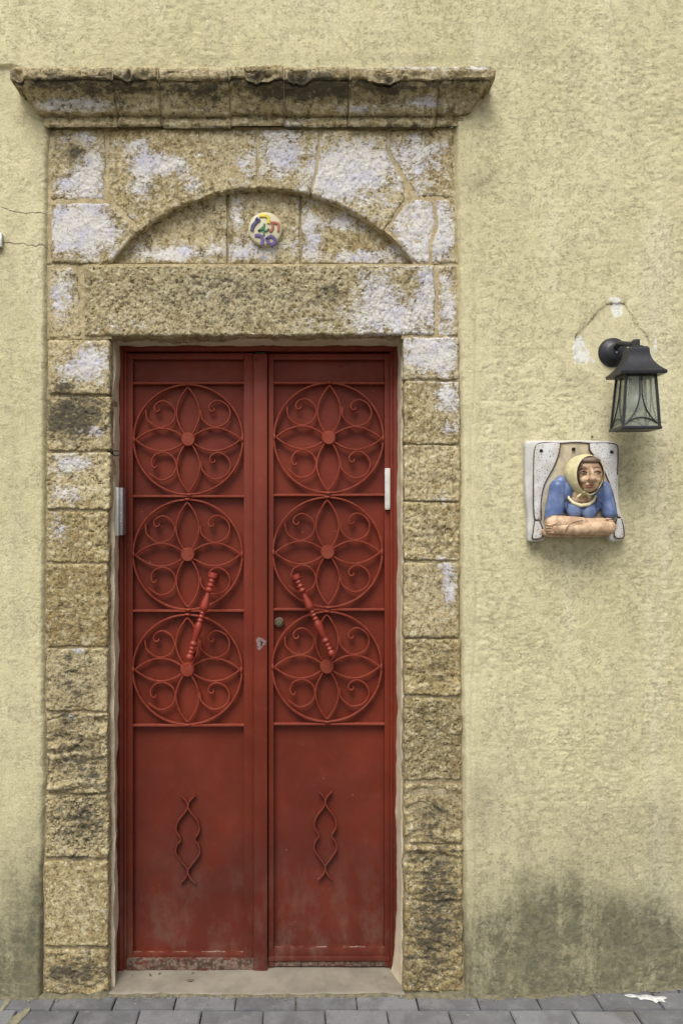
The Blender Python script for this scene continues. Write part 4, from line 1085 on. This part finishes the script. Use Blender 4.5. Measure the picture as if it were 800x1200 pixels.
link('bulb_socket', lathe_mesh('bulb_socket', [(0, .012), (.8, .012), (.85, .016), (1, .017)], (lx, ly, EZ-.035), (lx, ly, EZ-.002), 16), white_plastic, ln)
link('bulb', lathe_mesh('bulb', [(0, 0), (.02, .008), (.1, .018), (.25, .026), (.42, .028), (.6, .023), (.8, .013), (1, .011)], (lx, ly, EZ-.120), (lx, ly, EZ-.034), 20), bulb_mat, ln)
# nail over the relief, loose bracket at the left edge of the wall
nl = root('nail', 'small rusty nail head in the stucco just above the ceramic relief', 'nail', P(693.3, 512, PB))
link('nail_shank', lathe_mesh('nail_shank', [(0, .0016), (1, .0016)], P(693.3, 512, -.024), P(693.3, 512, .005), 8), brass, nl)
link('nail_head', lathe_mesh('nail_head', [(0, .001), (0, .0035), (.6, .0042), (1, .0042)], P(693.3, 512, -.026), P(693.3, 512, -.0235), 12), brass, nl)
br = root('wall_bracket', 'small grey metal bracket on the stucco beside the horizontal crack at far left', 'bracket', P(-6, 290, PB))
pbox('bracket_plate', alu, br, -14, 273, 2.2, 289, -.030, .0, .001)
pbox('bracket_lug', mside, br, -12, 289.1, -2, 297, -.026, .0, .001)

# ------------------------------------------------------------------ ceramic relief of a woman at a window
RB = PB-.002                                  # back of the slab on the stucco
def Q(a, b_, d_): return P(600+a/5.333, 500+b_/5.333, d_)
rel = root('ceramic_relief', 'ceramic relief of a woman in headscarf and blue dress leaning on folded arms', 'relief', Q(390, 700, RB))
u = S/5.333
SF = RB-.030                                  # slab face
def prism(name, pts, d0, d1, mat, bev=.003, n=4, parent=rel, closed=True):
    ring = catmull(pts, n, True); bm = bmesh.new()
    vs_ = [bm.verts.new(Q(a, b_, d0)) for a, b_ in ring]
    f_ = bm.faces.new(vs_); ex = bmesh.ops.extrude_face_region(bm, geom=[f_])
    for g_ in ex['geom']:
        if isinstance(g_, bmesh.types.BMVert): g_.co.y = d1
    bmesh.ops.recalc_face_normals(bm, faces=bm.faces)
    es = [e for e in bm.edges if all(abs(v.co.y-d0) < 1e-6 for v in e.verts)]
    if bev: bmesh.ops.bevel(bm, geom=es, offset=bev, segments=3, affect='EDGES', profile=.5)
    big_f = [f for f in bm.faces if len(f.verts) > 4]
    bmesh.ops.triangulate(bm, faces=big_f)
    return link(name, bm_mesh(name, bm, 40), mat, parent)
slab = [(82, 150), (84, 108), (112, 88), (250, 86), (400, 84), (560, 88), (640, 96), (668, 125), (668, 220), (664, 350), (668, 460), (680, 540), (702, 600), (702, 690), (680, 712), (628, 718), (606, 700), (600, 672),
        (520, 668), (400, 668), (280, 668), (208, 672), (200, 706), (160, 716), (112, 718), (98, 690), (96, 560), (86, 450), (80, 300)]
prism('slab', slab, SF, RB+.006, cer_white, .006)
prism('window_recess', [(305, 108), (390, 100), (478, 106), (500, 170), (565, 250), (620, 380), (645, 520), (640, 600), (560, 640), (300, 640), (190, 600), (190, 480), (215, 380), (262, 260), (290, 180)], SF-.0012, SF+.01, cer_tan, .0008)
prism('curtain', [(150, 116), (190, 104), (298, 106), (285, 180), (252, 265), (205, 350), (182, 440), (176, 520), (168, 574), (140, 572), (134, 470), (134, 300), (138, 170)], SF-.006, SF+.004, cer_speck, .003)
prism('curtain', [(484, 106), (600, 104), (648, 118), (656, 160), (652, 300), (648, 420), (664, 500), (676, 560), (652, 556), (640, 490), (618, 400), (585, 310), (552, 240), (500, 170), (482, 140)], SF-.006, SF+.004, cer_speck, .003)
prism('curtain_end', [(140, 592), (168, 594), (186, 640), (184, 688), (150, 700), (128, 694), (134, 640)], SF-.006, SF+.004, cer_speck, .003)
prism('curtain_end', [(652, 580), (680, 580), (692, 630), (692, 686), (670, 696), (642, 690), (640, 640)], SF-.006, SF+.004, cer_speck, .003)
def line(name, pts, r_, d_=SF-.0055, mat=cer_brown, parent=rel):
    link(name, tube_mesh(name, [Q(a, b_, d_) for a, b_ in catmull(pts, 6)], r_, 6), mat, parent)
line('glaze_line', [(132, 300), (134, 180), (148, 118), (190, 101), (298, 103), (400, 97), (480, 103), (560, 102), (640, 108), (660, 150), (656, 300)], .0017, SF-.0035)
line('glaze_line', [(132, 300), (131, 450), (137, 574), (160, 584), (180, 572), (178, 470), (200, 360), (250, 268), (286, 180), (300, 104)], .0019)
line('glaze_line', [(478, 104), (482, 145), (505, 178)], .0026)
line('glaze_line', [(568, 262), (620, 395), (642, 490), (656, 560), (678, 568)], .0019)
line('glaze_line', [(137, 590), (128, 660), (124, 700), (152, 706), (188, 692), (190, 640), (170, 594)], .0017)
line('glaze_line', [(652, 574), (638, 640), (638, 692), (668, 700), (696, 688), (694, 630), (682, 576)], .0017)
for a, b_ in ((180, 150), (384, 140), (620, 158)):
    c_ = Q(a, b_, SF-.008)
    link('screw_hole', lathe_mesh('screw_hole', [(0, 0), (0, .0055), (1, .0058)], c_, c_+Vector((0, .010, 0)), 16), dark_hole, rel)
def blobs(name, L, mat, voxel=.0017, smooth=4, parent=rel):
    """L: ellipsoids (a, b, depth, rx, ry, rdepth, tilt) in relief pixels, fused into one skin"""
    bm = bmesh.new()
    for e in L:
        a, b_, d_, rx, ry, rd = e[:6]; tl = e[6] if len(e) > 6 else 0
        c_ = Q(a, b_, d_)
        mm = Matrix.Translation(c_) @ Matrix.Rotation(R(tl), 4, 'Y') @ Matrix.Diagonal((rx*u, rd, ry*u, 1))
        bmesh.ops.create_icosphere(bm, subdivisions=3, radius=1, matrix=mm)
    o = link(name, bm_mesh(name, bm, 180), mat, parent)
    md = o.modifiers.new('fuse', 'REMESH'); md.mode = 'VOXEL'; md.voxel_size = voxel; md.use_smooth_shade = True
    ms = o.modifiers.new('soften', 'SMOOTH'); ms.factor = .5; ms.iterations = smooth
    return o
def chain(p0, p1, r0, r1, n, d0, d1, rd0, rd1):
    return [(p0[0]+(p1[0]-p0[0])*t, p0[1]+(p1[1]-p0[1])*t, d0+(d1-d0)*t, r0+(r1-r0)*t, r0+(r1-r0)*t, rd0+(rd1-rd0)*t) for t in np.linspace(0, 1, n)]
B0 = SF-.004
blobs('dress', chain((282, 378), (256, 560), 50, 58, 14, B0-.010, B0-.014, .026, .028)+[(300, 350, B0-.006, 40, 44, .022)]+chain((572, 380), (604, 540), 40, 44, 14, B0-.006, B0-.012, .024, .026)+[(430, 470, B0-.004, 130, 100, .022), (330, 400, B0-.006, 56, 76, .024), (530, 420, B0-.004, 48, 76, .022),
      (385, 520, B0-.022, 48, 56, .020), (476, 530, B0-.022, 48, 54, .020)], cer_blue, .0017, 6)
line('glaze_line', [(342, 450), (345, 500), (352, 545)], .0012, B0-.0285); line('glaze_line', [(430, 505), (426, 550), (430, 575)], .0016, B0-.0285)
line('glaze_line', [(524, 440), (524, 500), (520, 560)], .0012, B0-.0265)
line('glaze_line', [(205, 600), (225, 570), (270, 553), (330, 545)], .0013, B0-.041)
blobs('neck', [(432, 425, B0-.018, 62, 56, .020), (432, 455, B0-.017, 70, 34, .018)], cer_skin)
o = link('collar', tube_mesh('collar', [Q(a, b_, d_) for (a, b_, d_) in [(346, 418, B0-.018), (352, 448, B0-.028), (378, 476, B0-.036), (425, 493, B0-.040), (475, 486, B0-.038), (506, 462, B0-.033), (520, 432, B0-.024)]], [.0025, .0045, .006, .0065, .006, .005, .003], 10), cer_cream, rel)
# head: face, nose, cheeks, chin fused into one skin, turned a little to the right
HD = B0-.040
blobs('head', [(487, 302, HD, 72, 94, .032, 0), (482, 355, HD-.006, 56, 52, .028), (448, 330, HD-.018, 27, 28, .014), (528, 334, HD-.017, 22, 26, .012), (484, 392, HD-.018, 26, 17, .013),
      (487, 250, HD-.014, 56, 38, .017), (494, 296, HD-.030, 15, 36, .013, -3), (498, 326, HD-.042, 23, 21, .014), (476, 332, HD-.030, 13, 11, .009), (516, 332, HD-.030, 13, 11, .009),
      (484, 362, HD-.026, 27, 10, .009), (484, 377, HD-.026, 23, 9, .009)], cer_skin, .0012, 3)
blobs('lips', [(484, 366, HD-.0335, 24, 6.5, .0045), (484, 376, HD-.033, 19, 5.5, .0045)], cer_lip, .0008, 1)
for sx, ex in ((-1, 443), (1, 531)):
    link('eye', lathe_mesh('eye', [(0, 0), (.1, .0022), (.5, .0036), (1, .0040)], Q(ex+2, 286, HD-.0318), Q(ex+2, 286, HD-.026), 14), cer_hair, rel)
    blobs('eye_white', [(ex, 288, HD-.0262, 17, 5.5, .0045)], cer_eye, .0007, 1)
    line('eyelid', [(ex-23, 288), (ex-10, 279), (ex+6, 278), (ex+22, 287)], .0020, HD-.0312)
    line('eyelid', [(ex-20, 291), (ex, 297), (ex+19, 290)], .0008, HD-.0305)
    line('eyebrow', [(ex-24, 262), (ex-4, 251), (ex+20, 258)], .0012, HD-.029, cer_hair)
blobs('hair', [(482, 214, HD-.009, 66, 26, .027, 0), (424, 240, HD-.004, 14, 26, .018, 25), (546, 240, HD-.002, 12, 28, .016, -20)], cer_hair, .0014, 2)
# headscarf: hood wrapping the head, open towards the face
def hood():
    V_, F_ = [], []; nr, nc_ = 12, 40
    for i in range(nr):
        t = i/(nr-1)
        for j in range(nc_):
            an = 2*math.pi*j/nc_; ca, sa = math.cos(an), math.sin(an)
            # opening ellipse (front) to bulky back
            ox, oy, orx, ory, od = 487, 298, 84, 112, HD-.022
            bx_, by_, brx, bry = 432, 292, 108, 112
            k = math.sin(t*math.pi/2)
            ax = ox+(bx_-ox)*t; ay = oy+(by_-oy)*t
            rx = orx+(brx-orx)*k+10*math.sin(math.pi*t); ry = ory+(bry-ory)*k+8*math.sin(math.pi*t)
            if sa < 0: ry *= 1.04
            pt = 1+.08*max(0, -sa)**3
            V_.append(Q(ax+rx*ca*(1-.12*max(0, -sa)), ay-ry*sa*pt, od+.046*t))
    for i in range(nr-1):
        for j in range(nc_): F_.append((i*nc_+j, i*nc_+(j+1) % nc_, (i+1)*nc_+(j+1) % nc_, (i+1)*nc_+j))
    bm = bmesh.new(); bm.from_mesh(mesh_np('headscarf', [list(v) for v in V_], F_, smooth=False))
    me = bm_mesh('headscarf', bm, 70)
    o = link('headscarf', me, cer_scarf, rel)
    s_ = o.modifiers.new('thick', 'SOLIDIFY'); s_.thickness = .004; s_.offset = 0
    b2 = o.modifiers.new('sub', 'SUBSURF'); b2.levels = 1; b2.render_levels = 1
    return o
hd = hood()
line('scarf_edge', [(487+83*math.cos(a), 298-114*math.sin(a)) for a in np.linspace(-1.25, 4.4, 26)], .0014, HD-.0235, cer_brown)
blobs('scarf_knot', [(446, 408, HD-.014, 13, 11, .010), (415, 432, HD-.008, 8, 22, .006, 50), (474, 428, HD-.008, 9, 22, .006, -28), (450, 402, HD-.010, 28, 9, .008, 20)], cer_scarf, .0012, 2)
# forearms folded on the sill, hands with fingers
AD = B0-.034
armL = chain((262, 605), (430, 606), 52, 40, 12, AD, AD-.004, .026, .020)
blobs('forearm', armL+[(238, 606, AD, 36, 44, .022)]+chain((430, 606), (560, 596), 36, 27, 8, AD+.002, AD+.004, .017, .014)+[(590, 592, AD+.002, 30, 22, .012)], cer_skin, .0016, 3)
blobs('forearm', chain((600, 630), (400, 640), 44, 40, 12, AD-.008, AD-.014, .024, .020)+chain((400, 640), (285, 636), 38, 34, 7, AD-.014, AD-.012, .018, .014)+[(262, 636, AD-.012, 32, 36, .014)], cer_skin, .0016, 3)
for i, (a, b_, l_) in enumerate(((228, 616, 24), (222, 632, 27), (224, 648, 26), (232, 662, 22))):
    blobs('finger', [(a+14, b_, AD-.018, 15, 9.5, .008), (a, b_-1, AD-.014, 14, 9, .008), (a-8, b_-1, AD-.006, 9, 8, .008)], cer_skin, .0009, 1)
blobs('thumb', [(262, 606, AD-.020, 22, 9, .008, -14), (246, 611, AD-.018, 12, 8, .007)], cer_skin, .0009, 1)
for i, (a, b_) in enumerate(((608, 578), (616, 590), (616, 603), (610, 615))):
    blobs('finger', [(a-10, b_, AD-.016, 14, 7.5, .007), (a+2, b_, AD-.010, 11, 7, .007), (a+6, b_+1, AD-.002, 6, 6.5, .007)], cer_skin, .0009, 1)
line('glaze_line', [(332, 655), (345, 625), (375, 602), (410, 592), (440, 586)], .0013, AD-.0325)
line('glaze_line', [(215, 624), (240, 622)], .0010, AD-.0265); line('glaze_line', [(212, 641), (240, 640)], .0010, AD-.0265); line('glaze_line', [(216, 656), (242, 655)], .0010, AD-.0265)
prism('sill', [(196, 640), (240, 656), (400, 662), (560, 656), (606, 640), (612, 672), (560, 686), (400, 690), (250, 688), (200, 676)], AD+.006, SF+.01, cer_skin, .004)

rg = random.Random(5); bm = bmesh.new()
for i in range(420):
    if i < 260:
        px_ = rg.uniform(-120, 930); X_ = (px_-CX)*S; Y_ = -.012-abs(rg.gauss(0, .012))+.052*max(0, (px_-600)/200)*(1 if px_ > 600 else 0)
        if 128 < px_ < 472: Y_ = -.010-abs(rg.gauss(0, .01))
    else:
        X_ = rg.uniform(-1.3, 1.6); Y_ = rg.uniform(-.5, .0)
    r_ = rg.uniform(.0008, .0028)*(1.3 if i < 260 else .9)
    bmesh.ops.create_icosphere(bm, subdivisions=1, radius=r_, matrix=Matrix.Translation((X_, Y_, r_*.3)) @ Matrix.Rotation(rg.uniform(0, 3), 4, (rg.random(), rg.random(), 1)) @ Matrix.Diagonal((1, rg.uniform(.6, 1.3), rg.uniform(.5, .8), 1)))
grit = link('grit', bm_mesh('grit', bm), simple('grit', (.22, .20, .15), .9, 0, .4, 60), pave); grit['kind'] = 'stuff'
# crumbled dirt fillet where wall and paving meet
rows_ = []; V_ = []
for i in range(500):
    px_ = -200+1200*i/499; X_ = (px_-CX)*S
    y0_ = .052*max(0, (px_-600)/200)-.010
    if 126 < px_ < 474: y0_ = -.004
    w_ = .009+.008*float(vnoise(np.array([X_*30]), 0, 0, 3)[0])+.004*float(vnoise(np.array([X_*110]), 0, 0, 4)[0])
    h_ = .007+.006*float(vnoise(np.array([X_*24]), 0, 5, 7)[0])
    if 126 < px_ < 474: h_ *= .3; w_ *= .6
    V_ += [(X_, y0_+.03, max(h_, .0005)), (X_, y0_, max(h_, .0005)), (X_, y0_-w_*.4, max(h_, .0005)*.4), (X_, y0_-w_, -.003)]
link('dirt_fillet', mesh_np('dirt_fillet', V_, grid_faces(500, 4, 0)), simple('damp_dirt', (.135, .12, .075), .95, 0, .35, 50, .8, .003), pave)
